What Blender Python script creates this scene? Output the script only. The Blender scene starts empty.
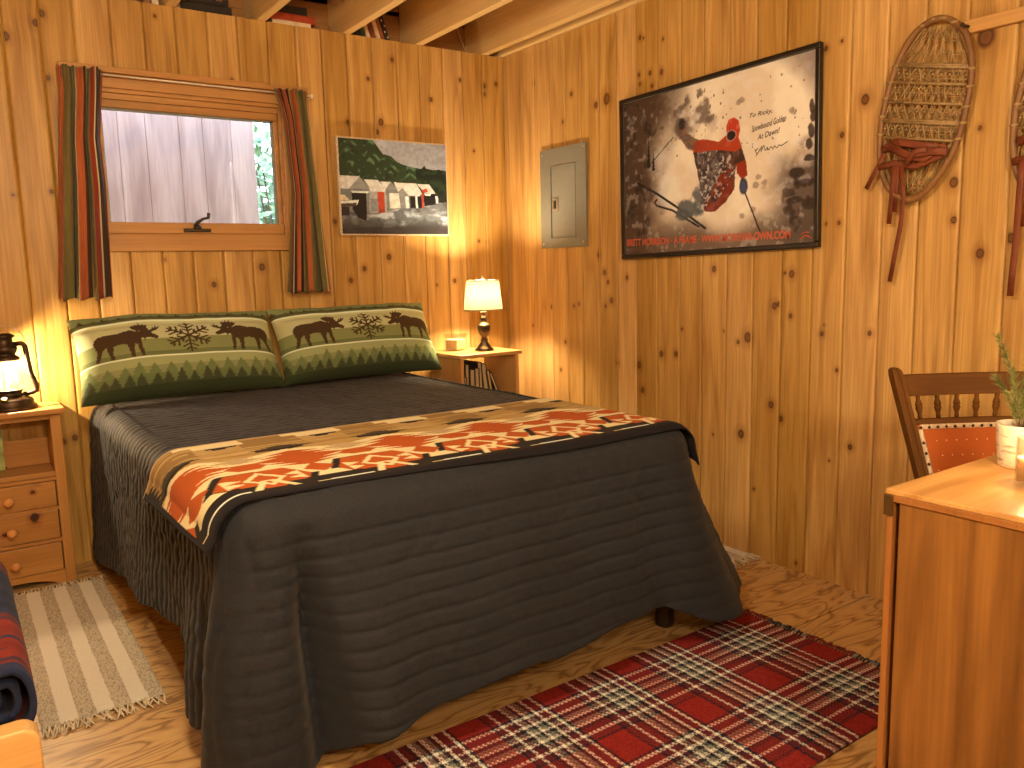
import bpy, math, random
import numpy as np
from mathutils import Vector, Matrix

random.seed(7)
rng = np.random.default_rng(11)
SC = bpy.context.scene
COL = SC.collection
PI = math.pi

# ---------------------------------------------------------------- camera model
F_PX = 809.524
CAM = np.array([-2.50039457, -3.60712461, 1.1373619])
RC = np.array([[0.81917063, -0.57304689, -0.02401564],
               [-0.09988847, -0.10130822, -0.98982773],
               [0.56478472, 0.81323669, -0.14022949]])      # rows: right, down, forward


def at(px, py, axis, val):
    """the place on the plane coordinate[axis] = val that the survey of the photograph gives for a pixel"""
    d = RC.T @ np.array([(px - 512) / F_PX, (py - 384) / F_PX, 1.0])
    return CAM + d * ((val - CAM[axis]) / d[axis])


def make_camera():
    cd = bpy.data.cameras.new('camera')
    cd.sensor_width = 36.0
    cd.sensor_fit = 'HORIZONTAL'
    cd.lens = F_PX * 36.0 / 1024.0
    cd.clip_start = 0.05
    o = bpy.data.objects.new('camera', cd)
    COL.objects.link(o)
    r, d, f = RC
    m = Matrix(((r[0], -d[0], -f[0], CAM[0]), (r[1], -d[1], -f[1], CAM[1]),
                (r[2], -d[2], -f[2], CAM[2]), (0, 0, 0, 1)))
    o.matrix_world = m
    SC.camera = o


# ---------------------------------------------------------------- colour
def lin(c):
    c = np.asarray(c, float) / 255.0
    return np.where(c <= 0.04045, c / 12.92, ((c + 0.055) / 1.055) ** 2.4)


def lc(r, g, b):
    v = lin((r, g, b))
    return (float(v[0]), float(v[1]), float(v[2]), 1.0)


WHITE = lin((245, 208, 165))


def alb(r, g, b, k=0.8):
    """surface colour of something that looks r,g,b in the warm lamp light"""
    v = np.clip(lin((r, g, b)) / WHITE * k, 0.004, 0.9)
    return (float(v[0]), float(v[1]), float(v[2]), 1.0)


def alba(a, k=0.8):
    return np.clip(lin(a) / WHITE * k, 0.004, 0.9)


# ---------------------------------------------------------------- numpy noise and painting
_lat = {}


def vn(x, y, seed=0):
    if seed not in _lat:
        _lat[seed] = np.random.default_rng(1000 + seed).random((256, 256))
    L = _lat[seed]
    x = np.asarray(x, float)
    y = np.asarray(y, float)
    x0 = np.floor(x).astype(int)
    y0 = np.floor(y).astype(int)
    fx = x - x0
    fy = y - y0
    fx = fx * fx * (3 - 2 * fx)
    fy = fy * fy * (3 - 2 * fy)
    a = L[x0 & 255, y0 & 255]
    b = L[(x0 + 1) & 255, y0 & 255]
    c = L[x0 & 255, (y0 + 1) & 255]
    d = L[(x0 + 1) & 255, (y0 + 1) & 255]
    return (a * (1 - fx) + b * fx) * (1 - fy) + (c * (1 - fx) + d * fx) * fy


def fbm(x, y, seed=0, n=4):
    s = 0
    a = 0.5
    for i in range(n):
        s = s + a * vn(x * 2 ** i, y * 2 ** i, seed + i)
        a *= 0.5
    return s / (1 - 0.5 ** n)


def smooth(a, b, x):
    t = np.clip((x - a) / (b - a), 0, 1)
    return t * t * (3 - 2 * t)


def inpoly(X, Y, pts):
    m = np.zeros(X.shape, bool)
    n = len(pts)
    for i in range(n):
        x1, y1 = pts[i]
        x2, y2 = pts[(i + 1) % n]
        if y1 == y2:
            continue
        c = ((y1 > Y) != (y2 > Y)) & (X < (x2 - x1) * (Y - y1) / (y2 - y1) + x1)
        m ^= c
    return m


def segdist(X, Y, a, b):
    ax, ay = a
    bx, by = b
    dx, dy = bx - ax, by - ay
    t = np.clip(((X - ax) * dx + (Y - ay) * dy) / (dx * dx + dy * dy + 1e-12), 0, 1)
    return np.hypot(X - ax - t * dx, Y - ay - t * dy)


class Paint:
    """a small painting in plain coordinates X right, Y up; colours as they look in warm light"""

    def __init__(self, X, Y, base):
        self.X, self.Y = X, Y
        self.C = np.empty(X.shape + (3,))
        self.C[:] = base

    def mix(self, mask, col):
        m = np.asarray(mask, float)[..., None]
        self.C = self.C * (1 - m) + np.asarray(col, float) * m

    def poly(self, pts, col, k=1.0):
        self.mix(inpoly(self.X, self.Y, pts) * k, col)

    def line(self, pts, w, col, k=1.0):
        for a, b in zip(pts[:-1], pts[1:]):
            self.mix((segdist(self.X, self.Y, a, b) < w) * k, col)

    def ell(self, cx, cy, rx, ry, col, soft=0.05, k=1.0):
        d = np.hypot((self.X - cx) / rx, (self.Y - cy) / ry)
        self.mix((1 - smooth(1 - soft, 1 + soft, d)) * k, col)


def homog(src):
    """unit square (0,0 bottom left) from four corners TL, TR, BR, BL; returns a point mapper"""
    dst = [(0, 1), (1, 1), (1, 0), (0, 0)]
    A = []
    for (x, y), (u, v) in zip(src, dst):
        A.append([x, y, 1, 0, 0, 0, -u * x, -u * y, -u])
        A.append([0, 0, 0, x, y, 1, -v * x, -v * y, -v])
    H = np.linalg.svd(np.array(A, float))[2][-1].reshape(3, 3)

    def f(*pts):
        out = []
        for x, y in pts:
            q = H @ np.array([x, y, 1.0])
            out.append((q[0] / q[2], q[1] / q[2]))
        return out
    return f


# ---------------------------------------------------------------- objects and tags
def tag(o, label=None, cat=None, group=None, kind=None):
    if label:
        o['label'] = label
    if cat:
        o['category'] = cat
    if group:
        o['group'] = group
    if kind:
        o['kind'] = kind
    return o


def thing(name, label, cat, loc=(0, 0, 0), rotz=0.0, group=None):
    o = bpy.data.objects.new(name, None)
    o.empty_display_size = 0.05
    COL.objects.link(o)
    o.location = loc
    o.rotation_euler = (0, 0, rotz)
    return tag(o, label, cat, group)


def link_mesh(name, me, mat, parent=None, loc=None):
    o = bpy.data.objects.new(name, me)
    COL.objects.link(o)
    if mat is not None:
        me.materials.append(mat)
    if parent is not None:
        o.parent = parent
    if loc is not None:
        o.location = loc
    return o


def mesh_np(name, V, Fq, smooth_=True):
    """quads (or tris) from numpy arrays, quickly"""
    me = bpy.data.meshes.new(name)
    V = np.asarray(V, np.float32)
    Fq = np.asarray(Fq, np.int32)
    n, k = Fq.shape
    me.vertices.add(len(V))
    me.vertices.foreach_set('co', V.ravel())
    me.loops.add(n * k)
    me.loops.foreach_set('vertex_index', Fq.ravel())
    me.polygons.add(n)
    me.polygons.foreach_set('loop_start', np.arange(0, n * k, k, dtype=np.int32))
    me.polygons.foreach_set('loop_total', np.full(n, k, np.int32))
    me.update(calc_edges=True)
    me.validate()
    if smooth_:
        me.polygons.foreach_set('use_smooth', np.ones(len(me.polygons), bool))
    return me


def grid_faces(nu, nv, off=0, flip=False, mask=None):
    i, j = np.meshgrid(np.arange(nu - 1), np.arange(nv - 1), indexing='ij')
    a = i * nv + j
    f = np.stack([a, a + nv, a + nv + 1, a + 1], -1)
    if mask is not None:
        f = f[mask]
    f = f.reshape(-1, 4) + off
    return f[:, ::-1] if flip else f


def set_col(me, C, name='col'):
    at_ = me.attributes.new(name, 'FLOAT_COLOR', 'POINT')
    C = np.asarray(C, np.float32).reshape(-1, 3)
    C4 = np.concatenate([C, np.ones((len(C), 1), np.float32)], 1)
    at_.data.foreach_set('color', C4.ravel())


def set_vec(me, V, name):
    a = me.attributes.new(name, 'FLOAT_VECTOR', 'POINT')
    a.data.foreach_set('vector', np.asarray(V, np.float32).ravel())


def set_float(me, v, name):
    a = me.attributes.new(name, 'FLOAT', 'POINT')
    a.data.foreach_set('value', np.asarray(v, np.float32).ravel())


class MB:
    """collects shapes and links them as ONE mesh"""

    def __init__(self):
        self.v, self.f, self.s = [], [], []

    def add(self, vs, fs, sm=False):
        n = len(self.v)
        self.v += [tuple(float(c) for c in p) for p in vs]
        self.f += [tuple(i + n for i in f) for f in fs]
        self.s += [sm] * len(fs)
        return self

    def box(self, x0, y0, z0, x1, y1, z1):
        vs = [(x0, y0, z0), (x1, y0, z0), (x1, y1, z0), (x0, y1, z0),
              (x0, y0, z1), (x1, y0, z1), (x1, y1, z1), (x0, y1, z1)]
        return self.add(vs, [(0, 3, 2, 1), (4, 5, 6, 7), (0, 1, 5, 4), (1, 2, 6, 5), (2, 3, 7, 6), (3, 0, 4, 7)])

    def prism(self, pts, fn0, fn1):
        """polygon pts (2d) with two placements"""
        n = len(pts)
        vs = [fn0(*p) for p in pts] + [fn1(*p) for p in pts]
        fs = [tuple(range(n - 1, -1, -1)), tuple(range(n, 2 * n))]
        fs += [(i, (i + 1) % n, n + (i + 1) % n, n + i) for i in range(n)]
        return self.add(vs, fs)

    def lathe(self, prof, c=(0, 0, 0), n=24, cap=True):
        vs, fs = [], []
        m = len(prof)
        for r, z in prof:
            for k in range(n):
                a = 2 * PI * k / n
                vs.append((c[0] + r * math.cos(a), c[1] + r * math.sin(a), c[2] + z))
        for i in range(m - 1):
            for k in range(n):
                k2 = (k + 1) % n
                fs.append((i * n + k, i * n + k2, (i + 1) * n + k2, (i + 1) * n + k))
        self.add(vs, fs, True)
        if cap:
            o = len(self.v) - m * n
            self.f.append(tuple(o + k for k in range(n - 1, -1, -1)))
            self.f.append(tuple(o + (m - 1) * n + k for k in range(n)))
            self.s += [False, False]
        return self

    def tube(self, pts, r, n=8, closed=False, flat=None, cap=True):
        """tube along pts; r number or list; flat=(normal vector, ratio) squashes it along the normal"""
        P = [Vector(p) for p in pts]
        m = len(P)
        R = r if isinstance(r, (list, tuple)) else [r] * m
        T = []
        for i in range(m):
            if closed:
                t = P[(i + 1) % m] - P[i - 1]
            else:
                t = P[min(i + 1, m - 1)] - P[max(i - 1, 0)]
            T.append(t.normalized() if t.length > 1e-9 else Vector((0, 0, 1)))
        ref = Vector((0, 0, 1)) if abs(T[0].z) < 0.9 else Vector((1, 0, 0))
        if flat:
            ref = Vector(flat[0])
        vs = []
        u = T[0].cross(ref)
        if u.length < 1e-6:
            u = T[0].orthogonal()
        u.normalize()
        for i in range(m):
            if flat:
                w = ref - T[i] * ref.dot(T[i])
                if w.length < 1e-5:
                    w = T[i].orthogonal()
                w.normalize()
                u = T[i].cross(w)
            else:
                u = u - T[i] * u.dot(T[i])
                if u.length < 1e-6:
                    u = T[i].orthogonal()
                u.normalize()
                w = T[i].cross(u)
            fl = flat[1] if flat else 1.0
            for k in range(n):
                a = 2 * PI * k / n
                vs.append(P[i] + u * (R[i] * math.cos(a)) + w * (R[i] * fl * math.sin(a)))
        fs = []
        for i in range(m if closed else m - 1):
            j = (i + 1) % m
            for k in range(n):
                k2 = (k + 1) % n
                fs.append((i * n + k, i * n + k2, j * n + k2, j * n + k))
        self.add(vs, fs, True)
        if cap and not closed:
            o = len(self.v) - m * n
            self.f.append(tuple(o + k for k in range(n - 1, -1, -1)))
            self.f.append(tuple(o + (m - 1) * n + k for k in range(n)))
            self.s += [False, False]
        return self

    def ball(self, c, rx, ry=None, rz=None, n=12, m=8):
        ry = ry or rx
        rz = rz or rx
        prof = []
        vs = [(c[0], c[1], c[2] - rz)]
        for i in range(1, m):
            a = -PI / 2 + PI * i / m
            for k in range(n):
                b = 2 * PI * k / n
                vs.append((c[0] + rx * math.cos(a) * math.cos(b), c[1] + ry * math.cos(a) * math.sin(b), c[2] + rz * math.sin(a)))
        vs.append((c[0], c[1], c[2] + rz))
        fs = []
        for k in range(n):
            fs.append((0, 1 + (k + 1) % n, 1 + k))
            o = 1 + (m - 2) * n
            fs.append((len(vs) - 1, o + k, o + (k + 1) % n))
        for i in range(m - 2):
            for k in range(n):
                a = 1 + i * n
                fs.append((a + k, a + (k + 1) % n, a + n + (k + 1) % n, a + n + k))
        return self.add(vs, fs, True)

    def xf(self, M, start=0):
        for i in range(start, len(self.v)):
            self.v[i] = tuple(M @ Vector(self.v[i]))
        return self

    def build(self, name, mat, parent=None, loc=None, bevel=0.0, seg=2):
        me = bpy.data.meshes.new(name)
        me.from_pydata(self.v, [], self.f)
        me.update()
        me.polygons.foreach_set('use_smooth', np.array(self.s, bool))
        o = link_mesh(name, me, mat, parent, loc)
        if bevel:
            b = o.modifiers.new('edge', 'BEVEL')
            b.width = bevel
            b.segments = seg
            b.limit_method = 'ANGLE'
            b.angle_limit = math.radians(40)
        return o


def boxo(name, mat, parent, a, b, bevel=0.002, loc=None):
    return MB().box(a[0], a[1], a[2], b[0], b[1], b[2]).build(name, mat, parent, loc, bevel)


def copy_tree(o, parent=None):
    c = o.copy()
    COL.objects.link(c)
    if parent is not None:
        c.parent = parent
    for ch in [k for k in COL.objects if k.parent == o]:
        copy_tree(ch, c)
    return c


# ---------------------------------------------------------------- materials
def new_mat(name):
    m = bpy.data.materials.new(name)
    m.use_nodes = True
    nt = m.node_tree
    b = nt.nodes['Principled BSDF']
    return m, nt, b


def N(nt, kind, **kw):
    n = nt.nodes.new(kind)
    for k, v in kw.items():
        setattr(n, k, v)
    return n


def ramp(nt, stops, fac, interp='LINEAR'):
    r = nt.nodes.new('ShaderNodeValToRGB')
    r.color_ramp.interpolation = interp
    e = r.color_ramp.elements
    while len(e) < len(stops):
        e.new(0.5)
    for k, (p, c) in zip(e, stops):
        k.position = p
        k.color = c if len(c) == 4 else (*c, 1)
    nt.links.new(fac, r.inputs[0])
    return r.outputs[0]


def mixc(nt, a, b, fac, mode='MIX'):
    m = nt.nodes.new('ShaderNodeMix')
    m.data_type = 'RGBA'
    m.blend_type = mode
    for sock, val in ((m.inputs[0], fac), (m.inputs[6], a), (m.inputs[7], b)):
        if hasattr(val, 'links'):
            nt.links.new(val, sock)
        else:
            sock.default_value = val
    return m.outputs[2]


def math_n(nt, op, a, b=None, c=None):
    m = nt.nodes.new('ShaderNodeMath')
    m.operation = op
    for i, val in enumerate((a, b, c)):
        if val is None:
            continue
        if hasattr(val, 'links'):
            nt.links.new(val, m.inputs[i])
        else:
            m.inputs[i].default_value = val
    return m.outputs[0]


def noise(nt, vec, scale, detail=3.0, rough=0.5, dist=0.0):
    n = nt.nodes.new('ShaderNodeTexNoise')
    n.inputs['Scale'].default_value = scale
    n.inputs['Detail'].default_value = detail
    n.inputs['Roughness'].default_value = rough
    n.inputs['Distortion'].default_value = dist
    if vec is not None:
        nt.links.new(vec, n.inputs['Vector'])
    return n.outputs['Fac']


def mapping(nt, vec, scale=(1, 1, 1), loc=(0, 0, 0), rot=(0, 0, 0)):
    m = nt.nodes.new('ShaderNodeMapping')
    m.inputs['Scale'].default_value = scale
    m.inputs['Location'].default_value = loc
    m.inputs['Rotation'].default_value = rot
    nt.links.new(vec, m.inputs['Vector'])
    return m.outputs[0]


def bump(nt, b, h, strength=0.3, dist=0.01):
    n = nt.nodes.new('ShaderNodeBump')
    n.inputs['Strength'].default_value = strength
    n.inputs['Distance'].default_value = dist
    nt.links.new(h, n.inputs['Height'])
    nt.links.new(n.outputs[0], b.inputs['Normal'])


def plain(name, c, rough=0.6, metal=0.0, spec=0.5, var=0.08, nscale=30.0, bmp=0.0):
    m, nt, b = new_mat(name)
    tc = N(nt, 'ShaderNodeTexCoord')
    f = noise(nt, tc.outputs['Object'], nscale, 4.0)
    d = tuple(x * (1 - var) for x in c[:3]) + (1,)
    l = tuple(min(1, x * (1 + var)) for x in c[:3]) + (1,)
    nt.links.new(ramp(nt, [(0.3, d), (0.7, l)], f), b.inputs['Base Color'])
    b.inputs['Roughness'].default_value = rough
    b.inputs['Metallic'].default_value = metal
    b.inputs['Specular IOR Level'].default_value = spec
    if bmp:
        bump(nt, b, f, bmp, 0.004)
    return m


def wood(name, dark, light, axis='z', scale=1.0, bands=0.0, rough=0.45, coord='Object', across=10.0, along=0.9, spec=0.4, knots=0.0, knotcol=(0.06, 0.02, 0.008, 1), bandw=0.5):
    m, nt, b = new_mat(name)
    tc = N(nt, 'ShaderNodeTexCoord')
    ac, al = across * scale, along * scale
    sc = {'x': (al, ac, ac), 'y': (ac, al, ac), 'z': (ac, ac, al)}[axis]
    v = mapping(nt, tc.outputs[coord], sc)
    f1 = noise(nt, v, 1.0, 4.0, 0.55, 0.4)
    sf = {'x': (4, 160, 160), 'y': (160, 4, 160), 'z': (160, 160, 4)}[axis]
    f2 = noise(nt, mapping(nt, tc.outputs[coord], sf), 1.0, 2.0)
    col = ramp(nt, [(0.32, dark), (0.68, light)], f1)
    if bands:
        g = noise(nt, mapping(nt, tc.outputs[coord], tuple(s * 0.5 for s in sc)), 1.0, 2.0, 0.45, 0.25)
        w = math_n(nt, 'PINGPONG', math_n(nt, 'MULTIPLY', g, bands), 1.0)
        w = ramp(nt, [(0.15, (0, 0, 0, 1)), (0.85, (1, 1, 1, 1))], w)
        col = mixc(nt, col, mixc(nt, dark, light, w), bandw)
    k = ramp(nt, [(0.3, (0.82, 0.8, 0.78, 1)), (0.7, (1.05, 1.05, 1.05, 1))], f2)
    col = mixc(nt, col, k, 0.7, 'MULTIPLY')
    if knots:
        vo = nt.nodes.new('ShaderNodeTexVoronoi')
        vo.inputs['Scale'].default_value = knots
        vo.inputs['Randomness'].default_value = 1.0
        sk = {'x': (0.7, 1, 1), 'y': (1, 0.7, 1), 'z': (1, 1, 0.7)}[axis]
        nt.links.new(mapping(nt, tc.outputs[coord], sk), vo.inputs['Vector'])
        km = ramp(nt, [(0.04, (1, 1, 1, 1)), (0.13, (0, 0, 0, 1))], vo.outputs['Distance'])
        col = mixc(nt, col, knotcol, math_n(nt, 'MULTIPLY', km, 0.8))
    nt.links.new(col, b.inputs['Base Color'])
    b.inputs['Roughness'].default_value = rough
    b.inputs['Specular IOR Level'].default_value = spec
    bump(nt, b, f2, 0.08, 0.002)
    return m


def add_knots(mat, pts, col=(0.05, 0.014, 0.006, 1)):
    """dark knots at given places of an object's own space: (x, z, rx, rz)"""
    nt = mat.node_tree
    b = nt.nodes['Principled BSDF']
    src = b.inputs['Base Color'].links[0].from_socket
    tc = N(nt, 'ShaderNodeTexCoord')
    f = noise(nt, tc.outputs['Object'], 60, 2.0)
    for x, z, rx, rz in pts:
        v = mapping(nt, tc.outputs['Object'], (1 / rx, 0.0, 1 / rz), (-x / rx, 0, -z / rz))
        ln = N(nt, 'ShaderNodeVectorMath', operation='LENGTH')
        nt.links.new(v, ln.inputs[0])
        d = math_n(nt, 'ADD', ln.outputs['Value'], math_n(nt, 'MULTIPLY', math_n(nt, 'SUBTRACT', f, 0.5), 1.2))
        src = mixc(nt, src, (0.25, 0.09, 0.025, 1), ramp(nt, [(0.55, (0.6, 0.6, 0.6, 1)), (0.95, (0, 0, 0, 1))], math_n(nt, 'DIVIDE', d, 2.2)))
        src = mixc(nt, src, col, ramp(nt, [(0.3, (1, 1, 1, 1)), (0.48, (0, 0, 0, 1))], math_n(nt, 'DIVIDE', d, 2.2)))
    nt.links.new(src, b.inputs['Base Color'])


def print_mat(name, rough=0.8, weave=0.0, wscale=400.0, spec=0.2, coat=0.0, sheen=0.0):
    m, nt, b = new_mat(name)
    a = N(nt, 'ShaderNodeAttribute')
    a.attribute_name = 'col'
    col = a.outputs['Color']
    if weave:
        tc = N(nt, 'ShaderNodeTexCoord')
        f = noise(nt, tc.outputs['Object'], wscale, 2.0)
        col = mixc(nt, col, ramp(nt, [(0.3, (0.75, 0.75, 0.75, 1)), (0.7, (1.1, 1.1, 1.1, 1))], f), weave, 'MULTIPLY')
        bump(nt, b, f, weave * 0.6, 0.003)
    nt.links.new(col, b.inputs['Base Color'])
    b.inputs['Roughness'].default_value = rough
    b.inputs['Specular IOR Level'].default_value = spec
    b.inputs['Coat Weight'].default_value = coat
    b.inputs['Coat Roughness'].default_value = 0.12
    b.inputs['Sheen Weight'].default_value = sheen
    return m


def emit_mat(name, c, strength):
    m, nt, b = new_mat(name)
    b.inputs['Base Color'].default_value = c
    b.inputs['Emission Color'].default_value = c
    b.inputs['Emission Strength'].default_value = strength
    return m


def glass_mat(name, tint=(1, 1, 1, 1), refl=0.06):
    m = bpy.data.materials.new(name)
    m.use_nodes = True
    nt = m.node_tree
    nt.nodes.remove(nt.nodes['Principled BSDF'])
    out = nt.nodes['Material Output']
    t = N(nt, 'ShaderNodeBsdfTransparent')
    t.inputs[0].default_value = tint
    g = N(nt, 'ShaderNodeBsdfGlossy')
    g.inputs['Roughness'].default_value = 0.03
    lw = N(nt, 'ShaderNodeLayerWeight')
    lw.inputs[0].default_value = 0.5
    fac = math_n(nt, 'ADD', refl * 0.6, math_n(nt, 'MULTIPLY', math_n(nt, 'POWER', lw.outputs['Facing'], 4.0), 0.6))
    mx = N(nt, 'ShaderNodeMixShader')
    nt.links.new(fac, mx.inputs[0])
    nt.links.new(t.outputs[0], mx.inputs[1])
    nt.links.new(g.outputs[0], mx.inputs[2])
    nt.links.new(mx.outputs[0], out.inputs[0])
    return m


def wall_mat(name, base_d, base_l, knotc, rough=0.42):
    m, nt, b = new_mat(name)
    g = N(nt, 'ShaderNodeAttribute')
    g.attribute_name = 'grain'
    t = N(nt, 'ShaderNodeAttribute')
    t.attribute_name = 'tone'
    k = N(nt, 'ShaderNodeAttribute')
    k.attribute_name = 'knot'
    gv = g.outputs['Vector']
    f1 = noise(nt, mapping(nt, gv, (16, 1.1, 1)), 1.0, 4.0, 0.55, 0.5)
    f2 = noise(nt, mapping(nt, gv, (190, 4, 1)), 1.0, 2.0)
    f3 = noise(nt, mapping(nt, gv, (9, 0.55, 1)), 1.0, 2.0, 0.45, 0.2)
    col = ramp(nt, [(0.28, base_d), (0.7, base_l)], f1)
    w = math_n(nt, 'PINGPONG', math_n(nt, 'MULTIPLY', f3, 11.0), 1.0)
    w = ramp(nt, [(0.0, (0.70, 0.60, 0.50, 1)), (0.4, (1.02, 1.02, 1.02, 1))], w)
    col = mixc(nt, col, w, 0.62, 'MULTIPLY')
    col = mixc(nt, col, ramp(nt, [(0.3, (0.78, 0.74, 0.70, 1)), (0.7, (1.08, 1.08, 1.08, 1))], f2), 0.85, 'MULTIPLY')
    # per board tone
    hs = N(nt, 'ShaderNodeHueSaturation')
    nt.links.new(col, hs.inputs['Color'])
    nt.links.new(math_n(nt, 'ADD', 0.78, math_n(nt, 'MULTIPLY', t.outputs['Fac'], 0.42)), hs.inputs['Value'])
    nt.links.new(math_n(nt, 'SUBTRACT', 1.12, math_n(nt, 'MULTIPLY', t.outputs['Fac'], 0.2)), hs.inputs['Saturation'])
    col = hs.outputs[0]
    kf = ramp(nt, [(0.0, (0.78, 0.78, 0.78, 1)), (0.26, (0.6, 0.6, 0.6, 1)), (0.38, (1, 1, 1, 1)), (0.46, (0.6, 0.6, 0.6, 1)), (0.62, (0, 0, 0, 1))],
              math_n(nt, 'DIVIDE', k.outputs['Fac'], 2.4))
    halo = ramp(nt, [(0.2, (0.6, 0.48, 0.4, 1)), (0.7, (1, 1, 1, 1))], math_n(nt, 'DIVIDE', k.outputs['Fac'], 5.0))
    col = mixc(nt, col, halo, 0.7, 'MULTIPLY')
    col = mixc(nt, col, knotc, kf)
    nt.links.new(col, b.inputs['Base Color'])
    b.inputs['Roughness'].default_value = rough
    b.inputs['Specular IOR Level'].default_value = 0.35
    bump(nt, b, f2, 0.06, 0.002)
    return m
# ================================================================ THE ROOM
make_camera()
PINE_D, PINE_L = (0.43, 0.252, 0.082, 1), (0.66, 0.44, 0.172, 1)
M = {}
M['wall'] = wall_mat('pine_boards', PINE_D, PINE_L, (0.075, 0.022, 0.008, 1))
M['pine'] = wood('pine', (0.44, 0.235, 0.075, 1), (0.62, 0.37, 0.14, 1), 'z', 1.0, 6)
M['pine_x'] = wood('pine_lengthwise', (0.40, 0.21, 0.07, 1), (0.56, 0.32, 0.12, 1), 'x', 1.0, 6)
M['pine_y'] = wood('pine_joist', (0.70, 0.50, 0.22, 1), (0.84, 0.65, 0.34, 1), 'y', 0.8, 5, knots=5.0)
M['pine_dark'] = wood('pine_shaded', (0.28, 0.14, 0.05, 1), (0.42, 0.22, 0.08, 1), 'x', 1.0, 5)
WT = 2.222                    # top of the walls
XL, YF = -3.7, -4.7           # left wall, wall behind the camera

KN_R = [(842, 41, 6), (865.2, 99.5, 15), (842, 135, 9), (826, 48.6, 8), (986, 37, 26), (980, 128, 7), (953.8, 182.4, 14), (953.8, 220, 10),
        (980, 253.4, 13), (1011, 238, 13), (839, 222.8, 7), (826, 223.8, 5), (606.7, 99, 22), (596, 105, 12), (571.3, 94, 9), (533.7, 83.3, 8),
        (562.7, 122, 7), (640, 37.6, 9), (643.5, 38, 6), (639, 75, 8), (650, 73, 9), (640, 84, 6), (652, 86, 7), (661.5, 72, 10), (663, 39, 6),
        (599, 255, 11), (604.6, 272.5, 11), (608, 282, 9), (611.5, 300.5, 12), (605.7, 306, 7), (627, 277.5, 9), (574, 306, 7), (579, 304, 7),
        (552, 307, 9), (561, 369.7, 8), (565.5, 342, 8), (661.5, 354, 12), (676, 354, 11), (639, 365, 14), (642.6, 390, 12), (617.5, 363, 9),
        (533, 325.6, 6), (714, 269, 11), (791.7, 274, 12), (785, 273, 6), (774.5, 306, 12), (779, 304, 9), (790.6, 316, 8), (747.7, 337.4, 17),
        (821.8, 333.8, 8), (824, 325, 4), (869.5, 333.3, 8), (836.8, 370.3, 7), (771, 404.7, 12), (738, 342, 8), (780.7, 418.8, 10), (741, 434, 15),
        (713, 434.6, 5), (850, 447, 9), (828.9, 460.4, 5), (753.8, 489, 6), (796, 563, 6), (682, 329, 6), (724, 331, 5)]
KN_B = [(5, 36, 14), (41.4, 13.3, 11), (35.6, 22.7, 11), (47.7, 78, 8), (154.7, 16, 6), (51.5, 191.6, 7), (13, 195, 5), (262, 267, 13), (214, 284.6, 10),
        (164, 259.7, 7), (335, 221.5, 9), (364.5, 268.6, 10), (351, 280.3, 10), (389, 257, 12), (479, 241, 7), (487, 241.4, 6), (454.7, 280.8, 9),
        (348, 122, 9), (368, 78.7, 8), (392, 59.8, 8), (474, 151, 6), (381, 122, 13), (377, 132, 10), (431, 99.6, 9), (484, 86, 10), (496, 84, 8),
        (484, 94, 9), (63.5, 441.9, 10), (75, 437.7, 10), (102, 440, 6), (232, 80, 6), (437, 285, 5), (460, 80, 8)]


def board_wall(name, seams, z0, z1, place, normal_sign, knots=(), holes=(), cell=0.007, rnd_knots=0, seed=0, groove=0.004):
    """tongue and groove boards: one wall, grooves cut at the seams, knots where the photograph has them"""
    rg = np.random.default_rng(seed)
    s_list, dep, bid = [], [], []
    for i in range(len(seams) - 1):
        a, b = seams[i], seams[i + 1]
        w = b - a
        n = max(3, int(round((w - 0.008) / cell)))
        e0, e1 = 0.0013, 0.0052
        ss = [a, a + e0, a + e0 + 0.0002, a + e1] + [a + e1 + (w - 2 * e1) * k / n for k in range(1, n)] + [b - e1, b - e0 - 0.0002, b - e0, b]
        dd = [0.013, 0.013, groove, 0.0] + [0.0] * (n - 1) + [0.0, groove, 0.013, 0.013]
        s_list += ss
        dep += dd
        bid += [i] * len(ss)
    S = np.array(s_list)
    D = np.array(dep)
    B = np.array(bid)
    zs = set(np.linspace(z0, z1, int((z1 - z0) / cell) + 1).tolist())
    for h in holes:
        zs.add(h[2])
        zs.add(h[3])
    Z = np.array(sorted(zs))
    SS, ZZ = np.meshgrid(S, Z, indexing='ij')
    DD = np.repeat(D[:, None], len(Z), 1)
    BB = np.repeat(B[:, None], len(Z), 1)
    kn = list(knots)
    for _ in range(rnd_knots):
        kn.append((rg.uniform(S[0], S[-1]), rg.uniform(z0, z1), rg.uniform(0.004, 0.012)))
    U = SS.copy()
    K = np.full(SS.shape, 9.0)
    for (s, z, r) in kn:
        du = SS - s
        dz = ZZ - z
        K = np.minimum(K, np.hypot(du / r, dz / (r * 1.25)))
        U = U - np.sign(du) * r * 0.9 * np.exp(-np.abs(du) / (r * 3.0)) * np.exp(-(dz / (r * 5.0)) ** 2)
    K = np.where(DD > 0.002, 9.0, K)
    off = rg.random(len(seams)) * 50
    zo = rg.random(len(seams)) * 30
    tone = np.clip(rg.normal(0.5, 0.22, len(seams)), 0, 1)
    V = place(SS, ZZ, DD)
    mask = np.ones((len(S) - 1, len(Z) - 1), bool)
    sc = (S[:-1] + S[1:]) / 2
    zc = (Z[:-1] + Z[1:]) / 2
    for h in holes:
        mask &= ~(((sc[:, None] > h[0]) & (sc[:, None] < h[1])) & ((zc[None] > h[2]) & (zc[None] < h[3])))
    F = grid_faces(len(S), len(Z), flip=normal_sign < 0, mask=mask)
    me = mesh_np(name, V.reshape(-1, 3), F, False)
    set_vec(me, np.stack([U + off[BB], ZZ + zo[BB], BB * 7.3], -1).reshape(-1, 3), 'grain')
    set_float(me, tone[BB].ravel(), 'tone')
    set_float(me, K.ravel(), 'knot')
    o = link_mesh(name, me, M['wall'])
    return tag(o, kind='structure')


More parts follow.
